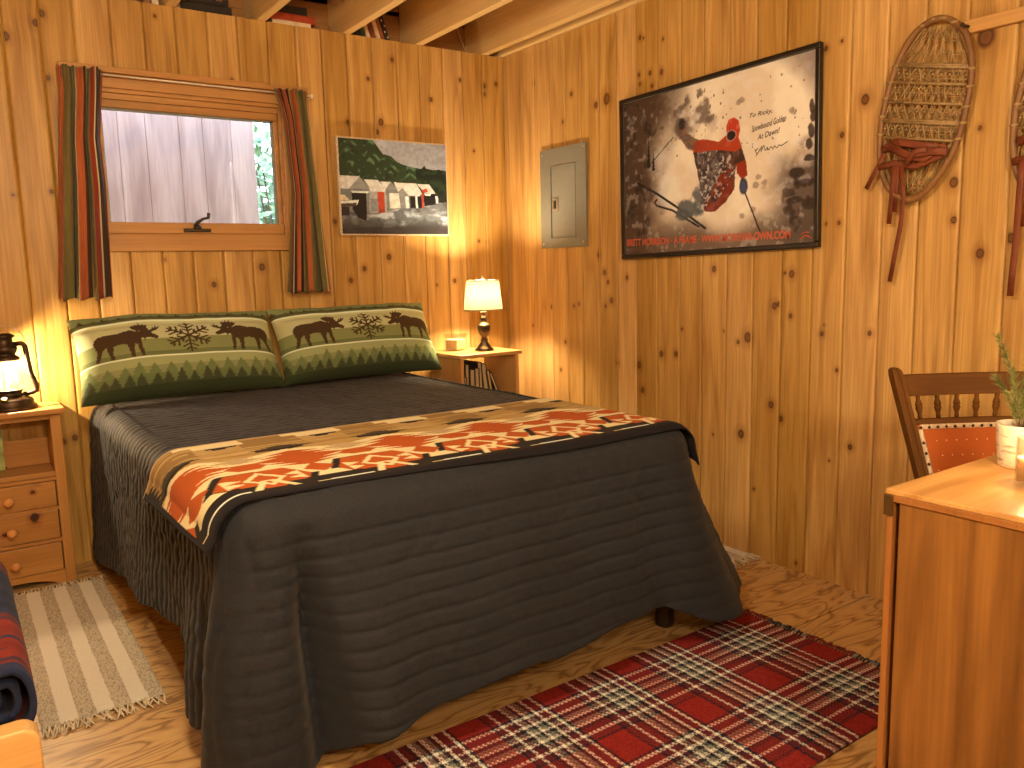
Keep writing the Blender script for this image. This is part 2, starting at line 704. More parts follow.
# right wall (x = 0): seams read off the photograph, here as y
row = [(538, 314), (553, 314), (568, 314), (583.5, 314), (600.3, 314), (617.3, 314), (636, 314), (657, 314), (679.5, 314), (701.5, 314), (725.8, 314),
       (752, 314), (780.3, 314), (810.4, 314), (842.6, 314), (877.6, 314), (916.7, 242), (957.8, 242), (1005.5, 242)]
ys = [at(x, y, 0, 0)[1] for x, y in row]
seam = [-0.02, 0.0] + [-v for v in ys]
while seam[-1] < -YF:
    seam.append(seam[-1] + (0.092, 0.118, 0.102, 0.126)[len(seam) % 4])
kr = []
for x, y, r in KN_R:
    q = at(x, y, 0, 0)
    kr.append((-q[1], q[2], r * 0.00078))
board_wall('wall_right', seam, 0.0, WT, lambda s, z, d: np.stack([d, -s, z], -1), 1, kr, cell=0.007, seed=3)

# back wall (y = 0): seams as x, from left to right
row = [(3.1, 39), (36.7, 0.1), (74.7, 36), (111, 36), (144.4, 36), (176, 36), (207.5, 36), (237.4, 36), (267, 36), (295, 36), (323, 83), (348, 83), (373, 83),
       (397, 83), (419.5, 83), (442.8, 83), (462.7, 83), (482.6, 83)]
xs = [at(x, y, 1, 0)[0] for x, y in row]
seam = [xs[0]]
while seam[0] > XL:
    seam.insert(0, seam[0] - (0.14, 0.12, 0.13)[len(seam) % 3])
seam += xs[1:] + [0.0, 0.02]
kb = []
for x, y, r in KN_B:
    q = at(x, y, 1, 0)
    kb.append((q[0], q[2], r * 0.00085))
WX0, WX1, WZ0, WZ1 = -1.985, -1.195, 1.305, 1.885          # window opening
board_wall('wall_back', seam, 0.0, WT, lambda s, z, d: np.stack([s, d, z], -1), -1, kb, holes=[(WX0, WX1, WZ0, WZ1)], cell=0.007, seed=5)
# unseen sides of the room, same boards
board_wall('wall_left', [0.13 * k for k in range(38)], 0.0, 2.45, lambda s, z, d: np.stack([XL - d, s - 4.75, z], -1), -1, cell=0.03, rnd_knots=60, seed=8)
board_wall('wall_front', [0.13 * k for k in range(30)], 0.0, 2.45, lambda s, z, d: np.stack([s - 3.8, YF - d, z], -1), 1, cell=0.03, rnd_knots=40, seed=9)

# floor: plywood sheets
m, nt, b = new_mat('plywood_floor')
tc = N(nt, 'ShaderNodeTexCoord')
vv = mapping(nt, tc.outputs['Object'], (3.2, 12.0, 1))
g = noise(nt, vv, 1.0, 2.5, 0.45, 0.55)
w = math_n(nt, 'PINGPONG', math_n(nt, 'MULTIPLY', g, 17.0), 1.0)
col = ramp(nt, [(0.05, (0.27, 0.15, 0.055, 1)), (0.42, (0.52, 0.34, 0.15, 1)), (0.95, (0.58, 0.40, 0.185, 1))], w)
f2 = noise(nt, mapping(nt, tc.outputs['Object'], (8, 170, 1)), 1.0, 2.0)
col = mixc(nt, col, ramp(nt, [(0.3, (0.82, 0.8, 0.78, 1)), (0.7, (1.08, 1.06, 1.04, 1))], f2), 0.7, 'MULTIPLY')
f3 = noise(nt, mapping(nt, tc.outputs['Object'], (1.4, 1.4, 1)), 1.0, 2.0)
col = mixc(nt, col, ramp(nt, [(0.3, (0.85, 0.82, 0.78, 1)), (0.7, (1.1, 1.08, 1.05, 1))], f3), 0.8, 'MULTIPLY')
nt.links.new(col, b.inputs['Base Color'])
b.inputs['Roughness'].default_value = 0.42
b.inputs['Specular IOR Level'].default_value = 0.4
bump(nt, b, f2, 0.05, 0.002)
M['floor'] = m
fl = MB()
for x0, x1 in ((XL - 0.05, -2.442), (-2.44, 0.05)):
    for y0, y1 in ((YF - 0.05, -3.222), (-3.22, -2.122), (-2.12, -0.902), (-0.9, 0.05)):
        fl.box(x0, y0, -0.02, x1 - 0.002, y1 - 0.002, 0.0)
tag(fl.build('floor', M['floor'], bevel=0.0008, seg=1), kind='structure')

# roof boards above the joists, and the boards behind the open niche on top of the back wall
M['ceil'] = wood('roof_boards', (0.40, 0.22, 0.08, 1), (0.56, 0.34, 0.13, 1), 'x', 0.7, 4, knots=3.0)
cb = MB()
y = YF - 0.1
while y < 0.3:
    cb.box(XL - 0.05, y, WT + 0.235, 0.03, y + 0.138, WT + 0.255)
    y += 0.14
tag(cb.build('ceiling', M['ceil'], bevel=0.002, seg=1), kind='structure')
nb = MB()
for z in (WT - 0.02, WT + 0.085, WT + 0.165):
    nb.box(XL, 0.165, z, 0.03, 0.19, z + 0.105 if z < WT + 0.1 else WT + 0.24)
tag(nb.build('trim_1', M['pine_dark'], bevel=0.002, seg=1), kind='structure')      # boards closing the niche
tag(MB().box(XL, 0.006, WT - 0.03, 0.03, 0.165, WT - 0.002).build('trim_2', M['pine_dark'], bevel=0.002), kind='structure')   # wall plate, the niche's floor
tag(MB().box(0.005, YF, WT - 0.01, 0.03, 0.17, WT + 0.24).build('trim_3', M['pine_y']), kind='structure')
# joists
for px, py in ((165, 6), (256, 20.5), (341.5, 34), (414.5, 45), (481, 55)):
    x = at(px, py, 2, WT)[0]
    tag(MB().box(x, YF + 0.02, WT + 0.001, x + 0.04, 0.16, WT + 0.234).build('ceiling_beam', M['pine_y'], bevel=0.003), kind='structure')
for x in (-2.03, -2.42, -2.81, -3.2, -3.59):
    tag(MB().box(x, YF + 0.02, WT + 0.001, x + 0.04, 0.16, WT + 0.234).build('ceiling_beam', M['pine_y'], bevel=0.003), kind='structure')
# ledger along the top of the right wall
tag(MB().box(-0.03, YF + 0.02, WT + 0.002, -0.001, 0.16, WT + 0.13).build('trim_4', M['pine_y'], bevel=0.003), kind='structure')

# ---------------------------------------------------------------- window
M['trimwood'] = wood('window_pine', (0.40, 0.20, 0.065, 1), (0.55, 0.31, 0.115, 1), 'x', 1.0, 7, across=14)
M['trimwood_z'] = wood('window_pine_upright', (0.40, 0.20, 0.065, 1), (0.55, 0.31, 0.115, 1), 'z', 1.0, 7, across=14)
M['glass'] = glass_mat('window_glass')
M['bronze'] = plain('dark_bronze', (0.05, 0.035, 0.022, 1), 0.45, 0.6)
win = thing('window_1', None, None, (0, 0, 0))
win['kind'] = 'structure'
wf = MB()
wf.box(WX0, -0.004, WZ0, WX0 + 0.02, 0.11, WZ1).box(WX1 - 0.02, -0.004, WZ0, WX1, 0.11, WZ1)
wf.box(WX0 + 0.02, -0.004, WZ1 - 0.022, WX1 - 0.02, 0.11, WZ1).box(WX0 + 0.02, -0.004, WZ0, WX1 - 0.02, 0.11, WZ0 + 0.012)
wf.build('window_jamb', M['trimwood'], win, bevel=0.002)
MB().box(-2.05, -0.018, 1.878, -1.10, 0.0, 1.93).build('head_casing', M['trimwood'], win, bevel=0.003)
MB().box(-2.062, -0.042, 1.93, -1.085, 0.0, 1.953).build('head_cap', M['trimwood'], win, bevel=0.003)
MB().box(-2.05, -0.018, 1.25, WX0 + 0.008, 0.0, 1.878).build('side_casing', M['trimwood_z'], win, bevel=0.003)
MB().box(WX1 - 0.008, -0.018, 1.246, -1.125, 0.0, 1.878).build('side_casing', M['trimwood_z'], win, bevel=0.003)
MB().box(WX0 + 0.008, -0.022, 1.246, WX1 - 0.008, 0.0, 1.312).build('apron', M['trimwood'], win, bevel=0.003)
sash = MB()
q0, q1 = at(102.4, 107.6, 1, 0.036), at(278, 223.8, 1, 0.036)
gx0, gx1, gz0, gz1 = q0[0] - 0.012, q1[0], q1[2] - 0.002, q0[2]
for a in ((WX0 + 0.021, 0.012, gz0 - 0.0, gx0, 0.05, gz1), (gx1, 0.012, gz0, WX1 - 0.021, 0.05, gz1),
          (WX0 + 0.021, 0.0, WZ0 + 0.013, WX1 - 0.021, 0.05, gz0), (WX0 + 0.021, 0.012, gz1, WX1 - 0.021, 0.05, 1.861),
          (WX0 + 0.021, -0.002, 1.838, WX1 - 0.021, 0.012, 1.862)):
    sash.box(*a)
so = sash.build('sash', M['trimwood'], win, bevel=0.003)
gs = MB()
for a in ((gx0, 0.03, gz0, gx0 + 0.006, 0.044, gz1), (gx1 - 0.008, 0.03, gz0, gx1, 0.044, gz1), (gx0, 0.03, gz1 - 0.007, gx1, 0.044, gz1)):
    gs.box(*a)
gs.build('weatherstrip', plain('grey_weatherstrip', (0.25, 0.28, 0.27, 1), 0.6), so)
MB().box(gx0, 0.034, gz0, gx1, 0.038, gz1).build('glass_pane', M['glass'], so)
# crank handle on the sash's bottom rail
ch = MB()
hc = at(198, 229, 1, -0.016)
ch.box(hc[0] - 0.055, -0.014, hc[2] - 0.012, hc[0] + 0.055, 0.0, hc[2] + 0.002)
ch.lathe([(0.016, 0), (0.016, 0.008), (0.009, 0.016)], (hc[0], -0.012, hc[2] + 0.001), 14)
ch.tube([(hc[0] - 0.012, -0.016, hc[2] + 0.01), (hc[0] + 0.0, -0.022, hc[2] + 0.028), (hc[0] + 0.022, -0.028, hc[2] + 0.042), (hc[0] + 0.042, -0.03, hc[2] + 0.046)], [0.008, 0.008, 0.006, 0.006], 8)
ch.tube([(hc[0] + 0.042, -0.03, hc[2] + 0.042), (hc[0] + 0.045, -0.03, hc[2] + 0.066)], [0.006, 0.008], 8)
tag(ch.build('crank_handle', M['bronze'], so, bevel=0.002), 'dark bronze crank handle')

# ---------------------------------------------------------------- what stands outside the window
m, nt, b = new_mat('weathered_boards')
tc = N(nt, 'ShaderNodeTexCoord')
f1 = noise(nt, mapping(nt, tc.outputs['Object'], (9, 1, 1.2)), 1.0, 4.0, 0.55, 0.4)
f2 = noise(nt, mapping(nt, tc.outputs['Object'], (90, 1, 4)), 1.0, 2.0)
c = ramp(nt, [(0.3, (0.36, 0.26, 0.235, 1)), (0.7, (0.70, 0.57, 0.52, 1))], f1)
c = mixc(nt, c, ramp(nt, [(0.3, (0.85, 0.84, 0.84, 1)), (0.7, (1.05, 1.05, 1.05, 1))], f2), 0.8, 'MULTIPLY')
nt.links.new(c, b.inputs['Base Color'])
b.inputs['Roughness'].default_value = 0.8
M['weather'] = m
ew = MB()
xr = at(256, 170, 1, 1.0)[0]
x = xr
k = 0
while x > -4.3:
    w = (0.125, 0.15, 0.12, 0.165, 0.13)[k % 5]
    ew.box(x - w + 0.0012, 1.0 + 0.003 * (k % 2), -0.3, x, 1.03, 3.2)
    x -= w
    k += 1
tag(ew.build('exterior_wall', M['weather'], bevel=0.003), kind='structure')
tag(MB().box(-9, 0.25, -0.6, 9, 14, -0.5).build('exterior_ground', plain('forest_ground', (0.12, 0.13, 0.05, 1), 0.95)), kind='structure')
# leafy bush past the end of that wall
lf = MB()
rg = random.Random(5)
c0 = at(266, 170, 1, 2.2)
for k in range(3200):
    p = Vector((c0[0] + rg.gauss(0.3, 0.36), 2.2 + rg.gauss(0, 0.2), c0[2] + rg.uniform(-1.7, 0.36)))
    if p.z > c0[2] + 0.32:
        continue
    a, t, s = rg.uniform(0, 2 * PI), rg.uniform(-0.9, 0.9), rg.uniform(0.035, 0.065)
    d = Vector((math.cos(a), math.sin(a), t)).normalized()
    e = d.orthogonal().normalized()
    n_ = d.cross(e)
    if k % 3 == 0:
        p.y += 0.55
        p.x += 0.12
        s *= 1.7
    lf.add([p - d * s, p + e * s * 0.45 + n_ * s * 0.1, p + d * s, p - e * s * 0.45 + n_ * s * 0.1], [(0, 1, 2, 3)])
m, nt, b = new_mat('bush_leaf')
tc = N(nt, 'ShaderNodeTexCoord')
nt.links.new(ramp(nt, [(0.35, (0.12, 0.24, 0.11, 1)), (0.65, (0.40, 0.56, 0.30, 1))], noise(nt, tc.outputs['Object'], 18, 2)), b.inputs['Base Color'])
b.inputs['Roughness'].default_value = 0.5
b.inputs['Transmission Weight'].default_value = 0.0
bo = thing('leafy_bush', 'green leafy bush outside the window beside the pale board wall', 'bush', (c0[0] + 0.25, 2.2, -0.5))
f = lf.xf(Matrix.Translation((-(c0[0] + 0.25), -2.2, 0.5))).build('foliage', m, bo)
tr = MB()
for k in range(7):
    a = k * 0.9
    tr.tube([(0.03 * math.cos(a), 0.03 * math.sin(a), 0), (0.12 * math.cos(a), 0.08 * math.sin(a), 0.8), (0.33 * math.cos(a), 0.15 * math.sin(a), c0[2] + 0.5)], [0.02, 0.014, 0.006], 6)
tr.build('stem', plain('bark', (0.09, 0.06, 0.04, 1), 0.9), bo)
# ================================================================ THE BED
XB0, XB1, YB0, YB1, ZB = -2.065, -0.675, -1.955, -0.07, 0.652        # the made bed: sides, foot, head, top
bed = thing('bed', 'double bed with pale wooden side rails under the charcoal quilt', 'bed', ((XB0 + XB1) / 2, (YB0 + YB1) / 2, 0))
bx, by = (XB0 + XB1) / 2, (YB0 + YB1) / 2
M['rail'] = wood('bed_rail_wood', (0.45, 0.32, 0.19, 1), (0.60, 0.46, 0.3, 1), 'y', 1.0)
hx, hy = (XB1 - XB0) / 2, (YB1 - YB0) / 2
boxo('mattress', plain('mattress_cloth', (0.6, 0.57, 0.5, 1), 0.9), bed, (-hx + 0.05, -hy + 0.085, 0.31), (hx - 0.05, hy, 0.632), 0.04)
for s in (-1, 1):
    boxo('side_rail', M['rail'], bed, (s * (hx - 0.02) - 0.012, -hy + 0.09, 0.19), (s * (hx - 0.02) + 0.012, hy, 0.31), 0.003)
    for t in (-1, 1):
        MB().lathe([(0.028, 0), (0.03, 0.01), (0.03, 0.1), (0.036, 0.19)], (s * (hx - 0.035), t * (hy - 0.10), 0), 16).build('leg', M['bronze'], bed)
boxo('slat_base', M['rail'], bed, (-hx + 0.035, -hy + 0.09, 0.24), (hx - 0.035, hy, 0.308), 0.003)

# quilt: top sheet plus a skirt that hangs from three sides
RE, RCN = 0.06, 0.10


def puff(c, q, amp, per=0.043, seed=40):
    c = c + 0.005 * (vn(q * 2.3, c * 9, seed) - 0.5)
    chan = 1 - np.exp(-((((c / per + 0.5) % 1.0) - 0.5) * per / 0.0052) ** 2)
    puck = (vn(q * 34 + 3 * vn(c * 14, q * 3, seed + 3), c * 11, seed + 1) - 0.5)
    fine = (vn(q * 90, c * 60, seed + 2) - 0.5)
    return amp * (chan + 0.9 * puck * chan + 0.35 * fine)


def drop_wave(x, y):
    return 0.012 * (fbm(x * 2.2, y * 2.2, 50, 3) - 0.5)


qV, qF = [], []
nx, ny = 170, 240
gx = np.linspace(XB0 + 0.052, XB1 - 0.052, nx)
gy = np.linspace(YB0 + 0.052, YB1, ny)
X, Y = np.meshgrid(gx, gy, indexing='ij')
TOP = lambda x, y: ZB + puff(y, x, 0.0042) + drop_wave(x, y)
qV.append(np.stack([X, Y, TOP(X, Y) + 0.0005], -1).reshape(-1, 3))
qF.append(grid_faces(nx, ny))
# perimeter, from the head on the left round the foot to the head on the right
L1 = (YB1 - YB0) - RCN
LA = RCN * PI / 2
L2 = (XB1 - XB0) - 2 * RCN
P1, P2, P3, P4, P5 = L1, L1 + LA, L1 + LA + L2, L1 + 2 * LA + L2, 2 * L1 + 2 * LA + L2


def perim(p):
    x = np.empty_like(p)
    y = np.empty_like(p)
    nx_ = np.empty_like(p)
    ny_ = np.empty_like(p)
    for a, b_, fn in ((-1, P1, 0), (P1, P2, 1), (P2, P3, 2), (P3, P4, 3), (P4, 99, 4)):
        k = (p >= a) & (p < b_) if a > -1 else p < P1
        q = p[k]
        if fn == 0:
            x[k], y[k], nx_[k], ny_[k] = XB0, YB1 - q, -1, 0
        elif fn == 1:
            t = PI + (q - P1) / RCN
            x[k], y[k], nx_[k], ny_[k] = XB0 + RCN + RCN * np.cos(t), YB0 + RCN + RCN * np.sin(t), np.cos(t), np.sin(t)
        elif fn == 2:
            x[k], y[k], nx_[k], ny_[k] = XB0 + RCN + q - P2, YB0, 0, -1
        elif fn == 3:
            t = 1.5 * PI + (q - P3) / RCN
            x[k], y[k], nx_[k], ny_[k] = XB1 - RCN + RCN * np.cos(t), YB0 + RCN + RCN * np.sin(t), np.cos(t), np.sin(t)
        else:
            x[k], y[k], nx_[k], ny_[k] = XB1, YB0 + RCN + q - P4, 1, 0
    return x, y, nx_, ny_


def bumpf(p, c, s):
    return np.exp(-((p - c) / s) ** 2)


PF = lambda xx: P2 + (xx - (XB0 + RCN))       # perimeter place of a point on the foot side
hem_p = [0, 0.95, 1.43, 1.50, 1.545, 1.66, 1.73, 1.78, P1 + 0.05, P2, PF(-1.90), PF(-1.83), PF(-1.70), PF(-1.5), PF(-1.30), PF(-1.0), PF(-0.89), P3 - 0.01, P3 + 0.06, P4, P4 + 0.2, P5]
hem_z = [0.03, 0.18, 0.25, 0.20, 0.11, 0.09, 0.12, 0.09, 0.07, 0.03, 0.02, 0.105, 0.128, 0.15, 0.148, 0.172, 0.166, 0.105, 0.075, 0.085, 0.12, 0.12]
npp, nq, nd = 640, 7, 84
p = np.linspace(0, P5, npp)
px_, py_, nxp, nyp = perim(p)
hz = np.interp(p, hem_p, hem_z)
D = (ZB - RE) - hz
PV = np.zeros((npp, nq + nd, 3))
wf = smooth(P1 - 0.02, P2 + 0.05, p) * (1 - smooth(P3 - 0.05, P4 + 0.02, p))
flare = 0.025 + 0.015 * smooth(P1 - 0.35, P1, p) + 0.05 * smooth(P2, P2 + 0.2, p) * (1 - smooth(P4 - 0.1, P4 + 0.5, p)) + 0.06 * bumpf(p, P4 + 0.08, 0.20)  + 0.065 * smooth(P3 + 0.05, P4 + 0.1, p) * (1 - smooth(P4 + 0.5, P4 + 1.1, p))
for i in range(nq):
    a = PI / 2 * i / nq
    off = -RE + RE * math.sin(a)
    z = ZB - RE + RE * math.cos(a)
    x, y = px_ + nxp * off, py_ + nyp * off
    c1 = np.where(wf > 0.5, y, y)
    side = puff(py_ , off + 0.3, 0.0055)
    h = (1 - wf) * puff(y, x, 0.0042) + wf * puff(y, x, 0.0042)
    w = math.sin(a)
    PV[:, i, 0] = x + nxp * h * w
    PV[:, i, 1] = y + nyp * h * w
    PV[:, i, 2] = z + h * math.cos(a) + drop_wave(x, y) * math.cos(a)
for j in range(nd):
    t = j / (nd - 1)
    d = D * t
    fold = (0.024 * bumpf(p, 1.59, 0.075) * smooth(0.15, 0.9, t) + 0.030 * bumpf(p, P1 + 0.055, 0.085) * smooth(0.0, 0.8, t)
            - 0.040 * bumpf(p, 1.735, 0.032) * smooth(0.1, 0.8, t) - 0.090 * bumpf(p, P2 + 0.045 + 0.03 * t, 0.028 + 0.012 * t) * smooth(-0.1, 0.5, t)
            + 0.02 * bumpf(p, P2 + 0.19, 0.07) * t
            + 0.035 * bumpf(p, P3 + 0.02, 0.07) * t - 0.03 * bumpf(p, P3 + 0.10, 0.03) * t + 0.03 * bumpf(p, P4 + 0.05, 0.07) * t
            - 0.02 * bumpf(p, PF(-0.92), 0.06) * t
            + 0.012 * np.sin(p * 7.0 + 1.0) * t * (1 - wf) + 0.009 * np.sin(p * 5.0 + 2.0) * t * t * wf)
    off = flare * (t ** 1.15) + fold
    hs_ = puff(py_ + 0.006 * np.sin(9 * t + p * 3), d + 0.3, 0.0075)
    hf = puff(d + 0.012, p, 0.0042)
    h = (1 - wf) * hs_ + wf * hf
    crumple = 0.010 * (fbm(p * 5, np.full_like(p, t * 2.2), 61, 3) - 0.5) * smooth(0, 0.3, t)
    off = off + h + crumple
    PV[:, nq + j, 0] = px_ + nxp * off + 0.11 * t ** 1.15 * bumpf(p, P4 - 0.01, 0.13)
    PV[:, nq + j, 1] = py_ + nyp * off
    PV[:, nq + j, 2] = ZB - RE - d + 0.004 * np.sin(p * 23) * t
n0 = nx * ny
qV.append(PV.reshape(-1, 3))
qF.append(grid_faces(npp, nq + nd, n0))
me = mesh_np('bedspread', np.concatenate(qV), np.concatenate(qF))
m, nt, b = new_mat('charcoal_quilt')
tc = N(nt, 'ShaderNodeTexCoord')
f = noise(nt, tc.outputs['Object'], 260, 2)
f2 = noise(nt, tc.outputs['Object'], 4, 3)
c = ramp(nt, [(0.3, (0.0105, 0.0135, 0.021, 1)), (0.7, (0.018, 0.0225, 0.034, 1))], f)
nt.links.new(c, b.inputs['Base Color'])
b.inputs['Roughness'].default_value = 0.75
b.inputs['Specular IOR Level'].default_value = 0.25
b.inputs['Sheen Weight'].default_value = 0.07
b.inputs['Sheen Roughness'].default_value = 0.5
bump(nt, b, f, 0.12, 0.002)
qo = link_mesh('quilt', me, m)
sm_ = qo.modifiers.new('thick', 'SOLIDIFY')
sm_.thickness = 0.004
sm_.offset = -1
tag(qo, 'charcoal channel stitched quilt covering the bed and hanging to the floor', 'quilt')

# ---------------------------------------------------------------- woven throw across the foot
TY0, TY1 = -1.27, -1.918
na, nb_ = 420, 150
prof = []
LEFT, RIGHT = 0.050, 0.05
TZ = 0.010
# distance along the throw from its left end to its right end
LT = LEFT + RE * PI / 2 + (XB1 - XB0 - 2 * RE) + RE * PI / 2 + RIGHT


def throw_pos(s, bb):
    """s along the length, bb 0 at the pillow side and 1 at the foot side"""
    r = RE + TZ
    y = TY0 + (TY1 - TY0) * bb
    lo = LEFT * (1.0 - 0.45 * bb)
    x = np.empty_like(s)
    z = np.empty_like(s)
    a1 = LEFT
    a2 = a1 + RE * PI / 2
    a3 = a2 + (XB1 - XB0 - 2 * RE)
    a4 = a3 + RE * PI / 2
    k = s < a1
    x[k] = XB0 - TZ - 0.01 - 0.02 * (a1 - s[k]) / a1
    z[k] = ZB - RE - (a1 - s[k]) * (lo[k] / LEFT)
    k = (s >= a1) & (s < a2)
    t = (s[k] - a1) / RE
    x[k] = XB0 + RE - r * np.cos(t) - 0.01 * (1 - t / (PI / 2))
    z[k] = ZB - RE + r * np.sin(t)
    k = (s >= a2) & (s < a3)
    x[k] = XB0 + RE + s[k] - a2
    z[k] = ZB + TZ
    k = (s >= a3) & (s < a4)
    t = (s[k] - a3) / RE
    x[k] = XB1 - RE + r * np.sin(t)
    z[k] = ZB - RE + r * np.cos(t)
    k = s >= a4
    x[k] = XB1 + TZ + 0.015 * (s[k] - a4) / RIGHT
    z[k] = ZB - RE - (s[k] - a4)
    y = y + 0.006 * np.sin(s * 5.2) * (0.3 + 0.7 * bb) - 0.035 * bb * np.clip((s - LT * 0.30) / LT, 0, 1)
    # the foot side of the throw follows the rounded foot edge of the bed
    d_ = np.clip((YB0 + RE) - y, 0, RE * 0.98)
    z = z - (RE - np.sqrt(RE * RE - d_ * d_))
    z = z + 0.006 * (fbm(s * 3, bb * 3, 71, 3) - 0.3)
    return np.stack([x, y, z], -1)


S, Bb = np.meshgrid(np.linspace(0, LT, na), np.linspace(0, 1, nb_), indexing='ij')
Vt = throw_pos(S.copy(), Bb.copy())
TAN, CRM, ORG, BLK, BRN = (190, 140, 72), (242, 202, 132), (190, 80, 22), (38, 27, 20), (158, 112, 54)
P = Paint(S * 100, Bb * 68, TAN)      # centimetres along, centimetres across
P.C = P.C + ((vn(S * 30, Bb * 160, 80) - 0.5) * 26)[..., None]
per = 29.5
T = ((S * 100 - 22 + per / 2) % per) - per / 2          # distance from the middle of a repeat
Yc = Bb * 68


def stepd(half, y0, hh, steps, T=T):
    """stepped diamond: serrated ends"""
    k = np.abs(Yc - y0) / hh
    ks = np.ceil(k * steps) / steps
    return (np.abs(T) < half * (1 - ks + 1.0 / steps)) & (k < 1)


T2 = ((S * 100 - 22) % per) - per / 2                    # the repeats between
def spike(T_, y0, hh, half, teeth, amp, rev=1):
    k = np.abs(Yc - y0) / hh
    saw = (k * teeth) % 1.0
    return (k < 1) & (np.abs(T_) < half * (1 - k) + amp * (1 - saw))


P.C = P.C + ((np.abs(Yc - 13) < 10) * (vn(S * 4, Bb * 90, 81) - 0.5) * 40)[..., None]
P.mix((np.abs(T2) < 8.5) & (np.abs(Yc - 9) < 7) & (vn(S * 8, Bb * 60, 82) > 0.35), BRN)
P.mix((np.abs(T + 1) < 8.5) & (Yc > 1.2) & (Yc < 4.5), CRM)
P.mix((np.abs(T - 1) < 7.0) & (Yc > 4.2) & (Yc < 7.6), CRM)
P.mix((np.abs(T - 1.5) < 4.2) & (Yc > 7.4) & (Yc < 9.4), BLK)
P.mix((np.abs(T - 0.5) < 2.0) & (Yc > 9.3) & (Yc < 10.6), BLK)
P.mix(spike(T2, 19.5, 3.6, 6.5, 2, 3.0), (74, 54, 30))
P.mix((np.abs(T2 + 1.0) < 6.5) & (np.abs(Yc - 20.6) < 0.9), BLK)
P.mix((Yc > 24.5 - 2.2 * np.cos(2 * PI * T2 / per)) & (Yc < 68), CRM)
P.mix(spike(T2 + 0.8, 34, 11.0, 7.0, 3, 6.5), CRM)
P.mix(spike(T2, 34.5, 9.6, 7.2, 3, 5.6), ORG)
P.mix(spike(T, 29, 3.6, 3.0, 2, 4.5), (196, 150, 92))
P.mix((np.abs(T) < 5.5 - 0.9 * np.abs(Yc - 37.5)) & (np.abs(Yc - 37.5) < 3.4), ORG)
hexm = (np.abs(T) < 11.2 - 0.42 * np.abs(Yc - 53.0)) & (np.abs(Yc - 53.0) < 9.2)
hexo = (np.abs(T + 0.9) < 12.4 - 0.42 * np.abs(Yc - 53.0)) & (Yc > 43.0) & (Yc < 53) & (T < 0)
P.mix(hexo, BLK)
hexo = (np.abs(T - 0.9) < 12.4 - 0.42 * np.abs(Yc - 53.0)) & (Yc > 53) & (Yc < 66)
P.mix(hexo, BLK)
P.mix(hexm, ORG)
P.mix(hexm & (Yc > 58.5) & (np.abs(T) > 2.5), BLK)
for dx in (-7.0, 7.0):
    for y1 in (50.8, 55.0):
        P.mix((np.abs(T - dx) < 2.0) & (np.abs(Yc - y1) < 1.1 * (np.sign(dx) * (T - dx) + 2.0) * 0.5), CRM)
dd = np.abs(T) * 1.15 + np.abs(Yc - 52.5) * 0.8
P.mix((dd < 6.0) & (dd > 4.1), CRM)
P.mix((np.abs(np.abs(T) - (Yc - 52.5) * 0.42) < 0.9) & (Yc > 54) & (Yc < 63), CRM)
P.mix((np.abs(T2) < 4.0 - 0.75 * np.abs(Yc - 48.5)) & (np.abs(Yc - 48.5) < 4.6), ORG)
P.mix((np.abs(T2 - 0.5) < 7.0) & (Yc > 57.8) & (Yc < 63.0), BLK)
P.mix((np.abs(T2 - 3.0) < 5.5) & (Yc > 62.6) & (Yc < 63.5), (240, 225, 190))
P.mix((Yc > 63.5) & (np.abs(T2 - 1.0) < 9.0), BLK)
ends = (S < 0.075)
P.mix(ends & (np.abs(T2) < 99) & (np.abs(Yc - 12) < 7) & (S * 100 < 2.2 + 2.6 * (((Yc) % 3.5) / 3.5)), BLK)
edge = (Yc > 65.8) | (S < 0.016) | (S > LT - 0.016)
P.mix(edge, (34, 27, 24))
P.mix(Yc < 0.8, (200, 160, 110))
me = mesh_np('throw', Vt.reshape(-1, 3), grid_faces(na, nb_, flip=False))
set_col(me, alba(P.C))
M['print_wool'] = print_mat('woven_wool', 0.95, 0.5, 420, 0.05, sheen=0.03)
to = link_mesh('throw_blanket', me, M['print_wool'])
s_ = to.modifiers.new('thick', 'SOLIDIFY')
s_.thickness = 0.005
s_.offset = -1
tag(to, 'tan and rust orange patterned wool throw with black binding across the foot of the bed', 'throw blanket')

# ---------------------------------------------------------------- pillows
MOOSE = [(.02, .02), (.07, .02), (.10, .16), (.13, .30), (.19, .37), (.20, .22), (.23, .02), (.28, .02), (.27, .20), (.29, .36), (.40, .385), (.48, .36), (.50, .20), (.52, .02),
         (.57, .02), (.565, .20), (.59, .36), (.63, .34), (.64, .20), (.67, .02), (.715, .02), (.70, .22), (.69, .42), (.71, .50), (.735, .47), (.75, .41), (.765, .49), (.80, .50), (.86, .475),
         (.92, .455), (.955, .49), (.945, .54), (.88, .60), (.84, .66), (.80, .67), (.73, .68), (.64, .70), (.56, .755), (.48, .74), (.38, .70), (.24, .705), (.12, .685), (.05, .62), (.02, .52), (.035, .40), (.06, .28), (.035, .14)]
ANTL_OLD = [(.79, .64), (.74, .70), (.66, .74), (.60, .83), (.64, .82), (.635, .90), (.675, .85), (.69, .94), (.72, .87), (.75, .96), (.765, .87), (.80, .93), (.80, .80), (.83, .72),
        (.87, .74), (.90, .70), (.985, .76), (.97, .79), (1.0, .82), (.95, .83), (.93, .80), (.88, .83), (.85, .76), (.83, .68)]
ANTL = [(.80, .62), (.74, .68), (.66, .70), (.60, .77), (.56, .86), (.60, .84), (.60, .93), (.645, .87), (.66, .97), (.695, .89), (.72, .995), (.745, .89), (.79, .97), (.785, .86), (.83, .90), (.815, .78), (.84, .70),
        (.875, .73), (.90, .80), (.915, .75), (.945, .84), (.955, .77), (.995, .82), (.985, .74), (.94, .69), (.88, .66), (.84, .63)]


